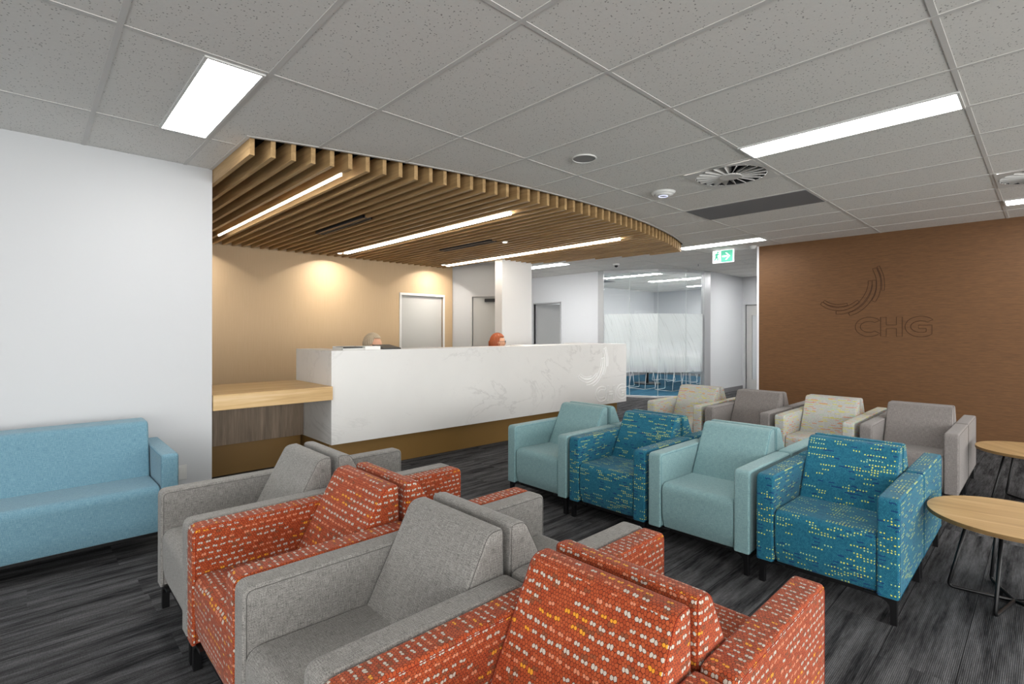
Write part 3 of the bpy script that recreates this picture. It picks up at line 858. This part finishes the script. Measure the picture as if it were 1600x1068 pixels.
def letters():
    """outlines in logo plane coordinates s (0..1.2 to the right), t (height), matching the CHG lettering"""
    t0, t1 = 1.306, 1.555; tm = (t0+t1)/2; h = (t1-t0)/2; W = .055
    out = []
    cx = .545-.0; 
    out.append(arcp(.565, tm, .157, h+.003, 42, 318)+arcp(.565, tm, .157-W*1.05, h-W*.95, 318-8, 50, 18))
    x0, x1 = .692, .920
    out.append([Vector(p) for p in ((x0, t0), (x0, t1), (x0+W*1.1, t1), (x0+W*1.1, tm+.023), (x1-W*1.1, tm+.023), (x1-W*1.1, t1), (x1, t1), (x1, t0), (x1-W*1.1, t0), (x1-W*1.1, tm-.023), (x0+W*1.1, tm-.023), (x0+W*1.1, t0))])
    g = arcp(1.108, tm, .160, h+.004, 42, 300)
    g += [Vector((1.216, t0+.035)), Vector((1.216, tm+.018)), Vector((1.085, tm+.018)), Vector((1.085, tm-.022)), Vector((1.160, tm-.022)), Vector((1.160, t0+.062))]
    g += arcp(1.108, tm, .160-W*1.05, h-W*.95, 298, 50, 18)
    out.append(g)
    return out
LOGO = [[Vector((2.216-p[0], p[1])) for p in stroke_outline(s, w_)] for s, w_ in zip(STROKES, WIDTHS)] + letters()
def build_logo(name, fn, r_, mat, filled=None):
    root_names = ['arc_mark']*6+['letter']*3
    r = bpy.data.objects.new(name, None); COL.objects.link(r)
    for nm, poly in zip(root_names, LOGO):
        bm = bmesh.new(); add_tube(bm, [fn(p.x, p.y) for p in poly], r_, 5, True); link(nm, bm, mat, r)
    return r
lg = build_logo('wall_logo', lambda s, t: (7.9995, 2.216-s, t), .0034, ENGRAVE)
tag(lg, 'outlined CHG lettering with curved strokes engraved on the brown wall', 'logo')

# ================================================================== RECEPTION DESK
desk = empty('reception_desk', (4.35, 4.9, 0), 0, 'long white marble reception desk with raised front on a bronze plinth', 'reception desk')
DSL = -.032
def dy(x): return 4.68+DSL*(x-2.065)
def dpt(x, y, z): return Vector((x-4.35, y-4.9, z))
X0, X1, DT, DB = 2.06, 6.66, 1.178, .292
bm = bmesh.new()
def slab(xa, xb, ya, yb, za, zb, f=dy):
    v = [bm.verts.new(dpt(x, f(x)+y, z)) for z in (za, zb) for (x, y) in ((xa, ya), (xb, ya), (xb, yb), (xa, yb))]
    for q in ((0, 3, 2, 1), (4, 5, 6, 7), (0, 1, 5, 4), (1, 2, 6, 5), (2, 3, 7, 6), (3, 0, 4, 7)): bm.faces.new([v[i] for i in q])
slab(X0, X1, 0, .30, DB, DT)
slab(X1-.30, X1, .30, 1.0, DB, DT)
link('marble_front', bm, MARBLE, desk, wn=False)
bm = bmesh.new(); slab(X0, X0+.26, .30, .87, DB, DT); link('marble_return', bm, MARBLE, desk)
bm = bmesh.new(); slab(4.75, X1-.30, .30, .52, DT-.03, DT+.002); link('transaction_ledge', bm, MARBLE, desk)
bm = bmesh.new(); slab(X0+.02, X1-.10, .10, .28, 0, DB); slab(X1-.28, X1-.10, .28, .95, 0, DB); slab(X0+.02, X0+.20, .28, .85, 0, DB); link('plinth', bm, BRONZE, desk)
bm = bmesh.new(); slab(X0+.27, X1-.31, .30, .60, .685, .718); link('work_surface', bm, OAK_TOP, desk)
lgd = bpy.data.objects.new('carved_logo', None); COL.objects.link(lgd); lgd.parent = desk
def desk_map(s, t):
    x = 5.545+s*.905; return dpt(x, dy(x)-.0008, .345+(t-1.306)*.86)
bm = bmesh.new()
for poly in LOGO[:6]: add_tube(bm, [desk_map(p.x, p.y) for p in poly], .0055, 6, True)
link('arc_mark', bm, MARBLE_CARVE, lgd)
bm = bmesh.new()
for poly in LOGO[6:]: add_tube(bm, [desk_map(p.x, p.y) for p in poly], .0055, 6, True)
link('letter', bm, MARBLE_CARVE, lgd)

# low timber desk
low = empty('low_counter', (1.57, 5.0, 0), 0, 'low light oak writing counter between the white wall and the marble desk', 'counter')
bm = box(1.075-1.57, 2.056-1.57, 4.64-5, 5.55-5, .722, .848, .002, 1); link('worktop', bm, OAK_TOP, low)
link('back_panel', box(.65-1.57, 2.056-1.57, 5.34-5, 5.36-5, .30, .722), WALNUT, low)
link('plinth', box(.65-1.57, 2.056-1.57, 5.42-5, 5.50-5, 0, .30), BRONZE, low)

# papers / folders on the marble ledge
r = empty('document_tray', (2.36, 4.83, DT+.0005), 0, 'pale grey tray with a folder at the left end of the marble desk', 'tray')
bm = bmesh.new(); add_box(bm, -.17, .06, -.10, .12, 0, .006); add_box(bm, -.17, -.164, -.10, .12, .006, .028); add_box(bm, -.17, .06, .114, .12, .006, .035)
add_box(bm, -.17, .06, -.10, -.094, .006, .018); link('tray', bm, WHITE_PL, r)
link('folder', box(-.15, .05, -.08, .10, .008, .030, .002), DARKGREY, r)
tag(link('paper_stack', box(2.43, 2.60, 4.74, 4.95, DT, DT+.034, .002), plain('white_paper', '#f2f2f0', .7)), 'stack of white paper on the marble desk beside the tray', 'paper')
bm = bmesh.new(); add_box(bm, 0, .20, 0, .24, 0, .05)
for v in bm.verts:
    if v.co.z > .02: v.co.z = .012+v.co.y*.13
    v.co += Vector((2.63, 4.73, DT))
tag(link('clipboard', bm, DARKGREY), 'dark grey sloped file next to the white paper stack on the marble desk', 'folder')

# ================================================================== ARMCHAIRS
CD, CW = .655, .640         # depth, width of one chair
AT = .088                   # arm thickness
AH, BH, LH = .587, .728, .125
def rail_leg():
    pass
def loop_on_side(y, prof, off):
    return [Vector((x, y, z)) for x, z in prof]

def make_chair_meshes():
    out = {}
    hx, hy_ = CD/2, CW/2
    # arm (local at y centre 0)
    prof = rpoly([(-hx, LH), (-hx, AH), (hx, AH), (hx, LH)], [.004, .035, .035, .004], 6)
    bm = bmesh.new(); add_prism(bm, prof, -AT/2, AT/2, 'Y', .011, 3); out['arm'] = bm
    # seat
    sx1 = .17
    sp = rpoly([(-.296, LH), (-.320, .20), (-.324, .408), (sx1, .398), (sx1, LH)], [.01, .06, .055, .01, .01], 7)
    bm = bmesh.new(); add_prism(bm, sp, -hy_+AT+.003, hy_-AT-.003, 'Y', .012, 3)
    out['seat'] = bm
    bp = rpoly([(.062, .385), (.248, BH), (.314, BH+.002), (.322, .385)], [.005, .028, .018, .005], 6)
    bm = bmesh.new(); add_prism(bm, bp, -hy_+AT+.004, hy_-AT-.004, 'Y', .014, 3)
    out['back'] = bm
    bpl = [(.004+x, z) for x, z in bp]
    out['arm_prof'] = prof
    out['back_prof'] = bp; out['seat_prof'] = sp
    return out
PROT = {}
def make_chair(kind, pipe_kind):
    fm = FAB[kind]; pm = PIPE[kind]
    hx, hy_ = CD/2, CW/2
    t = empty('armchair', (0, 0, 0))
    g = make_chair_meshes()
    arm_me = None
    for s in (-1, 1):
        if arm_me is None:
            a = link('armrest', g['arm'], fm, t, True, True); arm_me = a.data
            sms = []
            for yy in (-AT/2-.0002, AT/2+.0002):
                P = [Vector((x, yy, z)) for x, z in inset(g['arm_prof'], .0115)]
                sms.append(link('seam', add_tube(bmesh.new(), P, .0013, 5, True), pm, a, True))
        else:
            a = a.copy(); COL.objects.link(a); a.parent = t
            for sm in sms:
                sm = sm.copy(); COL.objects.link(sm); sm.parent = a
        a.location = (0, s*(hy_-AT/2), 0)
    link('seat', g['seat'], fm, t, True, True)
    b = link('backrest', g['back'], fm, t, True, True)
    yb = hy_-AT-.004
    for s in (-1, 1):
        P = [Vector((x, s*(yb-.0038), z)) for x, z in inset(g['back_prof'], .0042)]
        link('seam', add_tube(bmesh.new(), P, .0013, 5, True), pm, b, True)
    # black base and legs
    link('base_rail', box(-hx+.035, hx-.02, -hy_+.03, hy_-.03, LH-.018, LH+.001), METAL, t)
    leg_me = None
    for sx in (-1, 1):
        for sy in (-1, 1):
            if leg_me is None:
                bm = bmesh.new()
                # blade leg with a curved gusset (profile in y,z)
                pr = [(0, 0), (.026, 0), (.028, .075)]+[(.028+.05*(1-math.cos(a)), .075+.038*math.sin(a)) for a in [PI/2*k/5 for k in range(1, 6)]]+[(.13, .113), (.13, LH), (0, LH)]
                add_prism(bm, pr, -.015, .015, 'X', .0015, 1)
                lg_ = link('leg', bm, METAL, t); leg_me = lg_.data
            else:
                lg_ = bpy.data.objects.new('leg', leg_me); COL.objects.link(lg_); lg_.parent = t
            lg_.location = (sx*(hx-.03), sy*(hy_-.012), 0)
            lg_.scale = (1, -sy, 1)
    return t
CHAIR_GROUPS = []
used = {}
def place_chair(kind, x, y, facing, label, group):
    """x: world x of the rear plane between the back to back pair; y: upper y edge"""
    if kind not in PROT:
        PROT[kind] = make_chair(kind, kind); c = PROT[kind]
    else: c = copy_tree(PROT[kind])
    off = -CD/2-.003 if facing < 0 else CD/2+.003
    c.location = (x+off, y-CW/2, 0); c.rotation_euler = (0, 0, 0 if facing < 0 else PI)
    tag(c, label, 'armchair', group)
rowL = [3.056, 2.411, 1.766, 1.121]; rowM = [3.125, 2.458, 1.791, 1.115]; rowF = [3.160, 2.480, 1.792, 1.112]
XL, XM, XF = 1.124, 3.535, 5.712
K1 = ['grey', 'orange', 'grey', 'orange']
L1 = ['grey armchair facing left, farthest of its row beside the low oak counter',
      'orange hexagon patterned armchair between two grey ones, facing the blue sofa',
      'grey armchair between two orange ones in the foreground, facing left',
      'orange hexagon patterned armchair nearest the camera, facing left']
L1b = ['grey armchair backing onto the farthest grey one, facing the marble desk end',
       'orange patterned armchair facing right, backing onto the orange one between two greys',
       'grey armchair facing right toward the pale blue chairs, between two orange chairs',
       'orange patterned armchair facing right, nearest the camera in the bottom foreground']
K2 = ['blue', 'teal', 'blue', 'teal']
L2 = ['plain pale blue armchair nearest the marble desk', 'teal patterned armchair with yellow dots between two pale blue armchairs',
      'plain pale blue armchair between two teal patterned armchairs', 'teal patterned armchair with yellow dots at the row end near the round tables']
L2b = ['pale blue armchair facing the brown wall, behind the one nearest the desk',
       'teal patterned armchair behind the farther teal one, facing the brown wall',
       'pale blue armchair behind the middle pale blue one, facing the brown wall',
       'teal patterned armchair facing the brown wall, its armrest beside the nearer round table']
K3 = ['cream', 'taupe', 'cream', 'taupe']
L3 = ['cream multicoloured patterned armchair closest to the glazed meeting room', 'plain taupe grey armchair between two cream patterned armchairs',
      'cream multicoloured patterned armchair below the wall logo', 'plain taupe grey armchair next to the rear round table']
L3b = ['cream patterned armchair facing the brown wall behind the farthest cream one', 'taupe grey armchair facing the brown wall between two cream ones',
       'cream patterned armchair facing the brown wall under the wall logo', 'taupe grey armchair facing the brown wall beside the rear round table']
for rows, X_, K, LA, LB, ga, gb in ((rowL, XL, K1, L1, L1b, 'grey and orange armchairs facing the sofa', 'grey and orange armchairs facing the blue rows'),
                                    (rowM, XM, K2, L2, L2b, 'blue and teal armchairs facing left', 'blue and teal armchairs facing the brown wall'),
                                    (rowF, XF, K3, L3, L3b, 'cream and taupe armchairs facing left', 'cream and taupe armchairs facing the brown wall')):
    for y, k_, la, lb in zip(rows, K, LA, LB):
        place_chair(k_, X_, y, -1, la, ga); place_chair(k_, X_, y, 1, lb, gb)

# ================================================================== SOFA
sofa = empty('sofa', (-.30, 4.14, 0), 0, 'long sky blue upholstered sofa against the white wall', 'sofa')
SX = .985; SY0, SY1 = -.36, .35       # half length, front/back in y
for s in (-1, 1):
    prof = rpoly([(SY0, LH), (SY0, .600), (SY1, .600), (SY1, LH)], [.004, .03, .03, .004], 6)
    bm = bmesh.new(); add_prism(bm, prof, -AT/2, AT/2, 'X', .011, 3)
    a = link('armrest', bm, F_SOFA, sofa, True, True); a.location = (s*(SX-AT/2), 0, 0)
    for xx in (-AT/2-.0002, AT/2+.0002):
        link('seam', add_tube(bmesh.new(), [Vector((xx, y, z)) for y, z in inset(prof, .0115)], .0013, 5, True), PIPE['sofa'], a, True)
sp = rpoly([(SY0+.03, LH), (SY0+.008, .20), (SY0+.004, .412), (.12, .400), (.12, LH)], [.01, .06, .055, .01, .01], 7)
bm = bmesh.new(); add_prism(bm, sp, -SX+AT+.003, SX-AT-.003, 'X', .012, 3); link('seat', bm, F_SOFA, sofa, True, True)
bp = rpoly([(.010, .385), (.085, .755), (.30, .757), (.335, .385)], [.005, .035, .03, .005], 6)
bm = bmesh.new(); add_prism(bm, bp, -SX+AT+.004, SX-AT-.004, 'X', .016, 3); link('backrest', bm, F_SOFA, sofa, True, True)
link('base_rail', box(-SX+.03, SX-.03, SY0+.04, SY1-.02, LH-.018, LH+.001), METAL, sofa)
for sx in (-1, 1):
    for sy in (-1, 1):
        l = link('leg', box(-.016, .016, -.016, .016, 0, LH-.01, .002, 1), METAL, sofa); l.location = (sx*(SX-.06), sy*.30, 0)

# ================================================================== ROUND TABLES
def make_table(loc, rz, label):
    r = empty('round_table', loc, rz, label, 'side table', 'round oak side tables with black wire bases')
    R, H_ = .345, .432
    bm = bmesh.new(); add_cyl(bm, (0, 0, H_-.011), R, .022, 96)
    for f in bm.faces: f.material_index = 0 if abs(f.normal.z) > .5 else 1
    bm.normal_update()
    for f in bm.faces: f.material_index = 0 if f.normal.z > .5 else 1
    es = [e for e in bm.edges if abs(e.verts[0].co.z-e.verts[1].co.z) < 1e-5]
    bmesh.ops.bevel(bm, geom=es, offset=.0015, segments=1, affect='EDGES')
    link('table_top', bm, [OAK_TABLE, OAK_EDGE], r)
    me = None
    for k in range(5):
        if me is None:
            bm = bmesh.new()
            add_tube(bm, fillet([(.17, 0, H_-.024), (.255, 0, .009), (.0, 0, .013)], .02, 5), .0085, 8)
            l = link('leg', bm, METAL, r, True); me = l.data
        else: l = bpy.data.objects.new('leg', me); COL.objects.link(l); l.parent = r
        l.rotation_euler = (0, 0, 2*PI*k/5)
    link('mounting_ring', add_cyl(bmesh.new(), (0, 0, H_-.025), .19, .006, 40), METAL, r)
    return r
make_table((3.57, .120, 0), math.radians(95), 'round light oak side table on black wire legs, nearest the camera')
make_table((5.715, .085, 0), math.radians(40), 'round light oak side table farther back, near the brown wall')

# power outlet
r = empty('power_outlet', (.862, 4.66, .27), 0, 'white power outlet low on the white wall beside the sofa', 'outlet')
link('plate', box(-.035, .035, -.008, 0, -.057, .057, .003), WHITE_PL, r)
link('socket', box(-.018, .018, -.012, -.008, -.01, .04, .002), WHITE_PL, r)

# ================================================================== MEETING ROOM
mt = empty('meeting_table', (11.75, 6.55, 0), 0, 'long meeting table on black pedestals behind the frosted glass', 'table')
link('table_top', box(-.55, .55, -1.25, 1.35, .715, .745, .006), plain('pale_laminate', '#c9c9c6', .4), mt)
for yy in (-.75, .80):
    bm = bmesh.new(); add_cyl(bm, (0, yy, .37), .045, .70, 20); link('pedestal', bm, BLACK_PL, mt)
    bm = bmesh.new(); add_cyl(bm, (0, yy, .014), .34, .02, 40); link('pedestal_foot', bm, BLACK_PL, mt)
SHELL = plain('white_chair_shell', '#dcdcdc', .4)
WIRE = plain('pale_wire', '#d5d7d8', .3, .3)
def wire_chair():
    r = empty('meeting_chair')
    # faces +x ; sled base of bent wire
    for s in (-1, 1):
        bm = bmesh.new()
        add_tube(bm, fillet([(.16, s*.20, .43), (.22, s*.225, .012), (-.24, s*.225, .012), (-.13, s*.20, .43)], .03, 4), .0065, 6); link('sled_leg', bm, WIRE, r, True)
    bm = bmesh.new(); add_tube(bm, [(-.24, -.225, .012), (-.24, .225, .012)], .0065, 6); link('cross_wire', bm, WIRE, r, True)
    bm = bmesh.new(); P = rpoly([(.22, .425), (-.16, .43), (-.27, .80), (-.258, .80), (-.15, .445), (.22, .44)], [.003, .06, .003, .003, .06, .003], 5)
    add_prism(bm, P, -.22, .22, 'Y', .004, 1); link('shell', bm, SHELL, r, True, True)
    return r
wc = wire_chair(); k_ = 0
for (x, y, rz) in [(10.78, 6.16, 0), (10.66, 6.80, 0), (10.80, 5.52, 0), (10.75, 7.45, 0), (12.75, 6.15, PI), (12.75, 6.80, PI), (12.75, 5.55, PI), (12.75, 7.45, PI)]:
    c = wc if k_ == 0 else copy_tree(wc); c.location = (x, y, .004); c.rotation_euler = (0, 0, rz)
    side = 'near side' if rz == 0 else 'far side'
    nm = {6.16: 'second from the brown wall end', 6.15: 'second from the brown wall end', 6.80: 'third from the brown wall end', 5.52: 'closest to the brown wall end', 5.55: 'closest to the brown wall end', 7.45: 'closest to the desk end'}[y]
    tag(c, 'white wire chair, %s of the meeting table, %s' % (side, nm), 'chair', 'wire chairs around the meeting table'); k_ += 1
tag(link('wall_vent', box(10.2, 10.9, 7.75, 8.35, CEIL-.006, CEIL-.001), GREYPANEL), 'grey return air tile in the meeting room ceiling', 'air vent')
bpy.data.objects['wall_vent'].name = 'ceiling_vent'

# ================================================================== RECEPTIONISTS
SKIN = plain('skin', '#d9a88c', .5, 0, .3); 
def hair_mat(name, c1, c2):
    k = NT(name, .42, .45); k.color(k.mix(k.noise(k.V('MULTIPLY', k.tc('Object'), (260, 260, 14)), 1.0, 2), srgb(c1), srgb(c2))); return k.m
HAIR_R = hair_mat('red_hair', '#6e2f18', '#b8602f'); HAIR_B = hair_mat('grey_blond_hair', '#8d7a62', '#d8c8ae')
def person(loc, rz, label, hair_mat, top_mat, lean=0.0, long_hair=True, glasses=True):
    r = empty('person', loc, rz, label, 'person')
    # seated figure facing +x, seat height .47 : origin on the floor under the pelvis
    J = {'pel': (0, 0, .585), 'wai': (.02, 0, .74), 'che': (.04+lean*.4, 0, .93), 'nek': (.05+lean*.8, 0, 1.05), 'nk2': (.06+lean, 0, 1.11), 'hd1': (.075+lean, 0, 1.17), 'hd2': (.07+lean, 0, 1.225)}
    for s, n in ((-1, 'r'), (1, 'l')):
        J['hip'+n] = (.03, s*.10, .54); J['kne'+n] = (.45, s*.13, .52); J['ank'+n] = (.42, s*.13, .10); J['toe'+n] = (.58, s*.15, .05)
        J['sho'+n] = (.03+lean*.6, s*.165, .985); J['elb'+n] = (.10+lean*.6, s*.22, .74); J['wri'+n] = (.34+lean*.5, s*.16, .755)
        for q, (dy_, ln) in enumerate(((-.030, .075), (-.010, .085), (.010, .08), (.030, .065))):
            J['pal%s%d' % (n, q)] = (.40+lean*.5, s*.16+dy_*.8, .755); J['fin%s%d' % (n, q)] = (.40+ln*.6+lean*.5, s*.16+dy_, .750); J['tip%s%d' % (n, q)] = (.40+ln+lean*.5, s*.16+dy_, .742)
        J['thu'+n] = (.375+lean*.5, s*.16-s*.045, .752); J['tht'+n] = (.41+lean*.5, s*.16-s*.06, .746)
    Rd = dict(pel=.13, wai=.11, che=.125, nek=.06, nk2=.05, hd1=.072, hd2=.082)
    E_ = [('pel', 'wai'), ('wai', 'che'), ('che', 'nek'), ('nek', 'nk2'), ('nk2', 'hd1'), ('hd1', 'hd2')]
    for n in 'rl':
        Rd.update({'hip'+n: .085, 'kne'+n: .058, 'ank'+n: .038, 'toe'+n: .032, 'sho'+n: .052, 'elb'+n: .040, 'wri'+n: .027})
        E_ += [('pel', 'hip'+n), ('hip'+n, 'kne'+n), ('kne'+n, 'ank'+n), ('ank'+n, 'toe'+n), ('che', 'sho'+n), ('sho'+n, 'elb'+n), ('elb'+n, 'wri'+n)]
        for q in range(4):
            Rd.update({'pal%s%d' % (n, q): .011, 'fin%s%d' % (n, q): .008, 'tip%s%d' % (n, q): .0065}); E_ += [('wri'+n, 'pal%s%d' % (n, q)), ('pal%s%d' % (n, q), 'fin%s%d' % (n, q)), ('fin%s%d' % (n, q), 'tip%s%d' % (n, q))]
        Rd.update({'thu'+n: .010, 'tht'+n: .008}); E_ += [('wri'+n, 'thu'+n), ('thu'+n, 'tht'+n)]
    def skin_mesh(keys, edges, scale, sub=2, cut=None):
        me = bpy.data.meshes.new('tmp'); idx = {k: i for i, k in enumerate(keys)}
        me.from_pydata([J[k] for k in keys], [(idx[a], idx[b]) for a, b in edges if a in idx and b in idx], []); me.update()
        o = bpy.data.objects.new('tmp', me); COL.objects.link(o)
        md = o.modifiers.new('s', 'SKIN'); 
        for i, k in enumerate(keys):
            sv = me.skin_vertices[0].data[i]; sv.radius = (Rd[k]*scale, Rd[k]*scale); sv.use_root = (i == 0)
        o.modifiers.new('b', 'SUBSURF').levels = sub; o.modifiers['b'].render_levels = sub
        dg = bpy.context.evaluated_depsgraph_get(); m2 = bpy.data.meshes.new_from_object(o.evaluated_get(dg))
        bpy.data.objects.remove(o); return m2
    keys = list(J)
    me = skin_mesh(keys, E_, 1.0, 2)
    # sculpt head: face, brow, nose, chin, ears
    hc = Vector((.075+lean, 0, 1.215))
    bm = bmesh.new(); bm.from_mesh(me)
    hv = [v for v in bm.verts if v.co.z > 1.135]
    fs = list(set(f for v in hv for f in v.link_faces if all(w_.co.z > 1.13 for w_ in f.verts)))
    bmesh.ops.subdivide_edges(bm, edges=list(set(e for f in fs for e in f.edges)), cuts=2, use_grid_fill=True)
    for v in bm.verts:
        if v.co.z > 1.15:
            d = v.co-hc; 
            if d.length < 1e-6: continue
            dn = d.normalized()
            tgt = Vector((dn.x*.098, dn.y*.076, dn.z*.118))
            f = min(1, (v.co.z-1.15)/.03); v.co = v.co.lerp(hc+tgt, f)
            fx = v.co.x-hc.x
            if fx > .03:
                y_, z_ = v.co.y, v.co.z-hc.z
                v.co.x += .015*math.exp(-(y_/.013)**2-((z_+.020)/.020)**2)
                v.co.x += .008*math.exp(-(y_/.022)**2-((z_+.085)/.018)**2)
                v.co.x -= .008*(math.exp(-((abs(y_)-.030)/.014)**2-((z_-.002)/.012)**2))
                v.co.x += .005*math.exp(-(y_/.02)**2-((z_+.055)/.007)**2)
            if abs(v.co.y) > .06: v.co.y += math.copysign(.012*math.exp(-((fx)/.014)**2-((v.co.z-hc.z+.01)/.026)**2), v.co.y)
    me2 = bpy.data.meshes.new('body'); bm.to_mesh(me2); bm.free()
    for p in me2.polygons: p.use_smooth = True
    me2.materials.append(SKIN); b = bpy.data.objects.new('body', me2); COL.objects.link(b); b.parent = r
    # clothes grown from the same skeleton
    kt = ['pel', 'wai', 'che', 'nek', 'shor', 'shol', 'elbr', 'elbl', 'wrir', 'wril']
    m3 = skin_mesh(kt, E_, 1.22, 2)
    for p in m3.polygons: p.use_smooth = True
    m3.materials.append(top_mat); o = bpy.data.objects.new('shirt', m3); COL.objects.link(o); o.parent = r
    kt = ['pel', 'hipr', 'hipl', 'kner', 'knel', 'ankr', 'ankl']
    m3 = skin_mesh(kt, E_, 1.12, 2)
    for p in m3.polygons: p.use_smooth = True
    m3.materials.append(plain('dark_trousers', '#26262c', .8) if 'dark_trousers' not in bpy.data.materials else bpy.data.materials['dark_trousers']); o = bpy.data.objects.new('trousers', m3); COL.objects.link(o); o.parent = r
    # hair cap
    bm = bmesh.new(); bmesh.ops.create_uvsphere(bm, u_segments=120, v_segments=40, radius=1)
    for v in bm.verts:
        d = v.co.copy()
        v.co = hc+Vector((d.x*.110-.008, d.y*.090, d.z*.130+.004))
        strand = .004*math.sin(29*math.atan2(d.y, d.x)+6*d.z)+.002*math.sin(61*math.atan2(d.y, d.x))
        v.co += Vector((d.x, d.y, 0))*strand
        if long_hair and d.z < .1 and d.x < .35: v.co.z -= .17*min(1, (.1-d.z)*1.2); v.co.x -= .012
    # open the face
    kill = [f for f in bm.faces if (lambda c: (c.x-hc.x) > .022+.25*max(0, c.z-hc.z) and (c.z-hc.z) < .068)(f.calc_center_median())]
    kill += [f for f in bm.faces if f.calc_center_median().z < (1.03 if long_hair else 1.15)]
    if not long_hair: kill += [f for f in bm.faces if f.calc_center_median().x-hc.x > .0 and f.calc_center_median().z < hc.z-.01]
    bmesh.ops.delete(bm, geom=list(set(kill)), context='FACES')
    h = link('hair', bm, hair_mat, r, True); sd = h.modifiers.new('sol', 'SOLIDIFY'); sd.thickness = .012; sd.offset = -1
    if glasses:
        bm = bmesh.new()
        for s in (-1, 1):
            add_tube(bm, [Vector((hc.x+.104, s*.032+.021*math.cos(a), hc.z+.004+.016*math.sin(a))) for a in [2*PI*k/16 for k in range(16)]], .0018, 5, True)
            add_tube(bm, [(hc.x+.100, s*.053, hc.z+.006), (hc.x+.0, s*.084, hc.z+.004)], .0018, 5)
        add_tube(bm, [(hc.x+.104, -.011, hc.z+.006), (hc.x+.104, .011, hc.z+.006)], .0018, 5)
        link('glasses', bm, DARKGREY, r, True)
    return r
person((4.73, 5.45, 0), math.radians(-48), 'seated person with long red hair and glasses behind the marble desk', HAIR_R, plain('dark_top', '#2c3140', .8), 0, True, True).scale = (1, 1, 1)
person((2.78, 5.50, 0), math.radians(-50), 'seated person with short grey blond hair leaning forward behind the desk', HAIR_B, plain('navy_top', '#39465e', .8), .06, False, False)
def office_chair(x, y, rz, label):
    r = empty('office_chair', (x, y, 0), rz, label, 'chair')
    link('seat', box(-.22, .24, -.23, .23, .40, .455, .02), BLACK_PL, r)
    link('backrest', box(-.27, -.23, -.21, .21, .55, .98, .015), BLACK_PL, r)
    link('back_support', box(-.262, -.245, -.03, .03, .40, .60), METAL, r)
    link('column', add_cyl(bmesh.new(), (0, 0, .24), .025, .34, 16), METAL, r)
    bm = bmesh.new()
    for k in range(5):
        a = 2*PI*k/5+.3; add_tube(bm, [(0, 0, .09), (.27*math.cos(a), .27*math.sin(a), .06)], .016, 8)
    link('star_base', bm, METAL, r)
    for k in range(5):
        a = 2*PI*k/5+.3; link('castor', add_cyl(bmesh.new(), (.27*math.cos(a), .27*math.sin(a), .027), .027, .03, 14, axis='X'), BLACK_PL, r)
office_chair(4.73, 5.45, math.radians(-48), 'black office chair under the person with red hair')
office_chair(2.78, 5.50, math.radians(-50), 'black office chair under the person with blond hair')
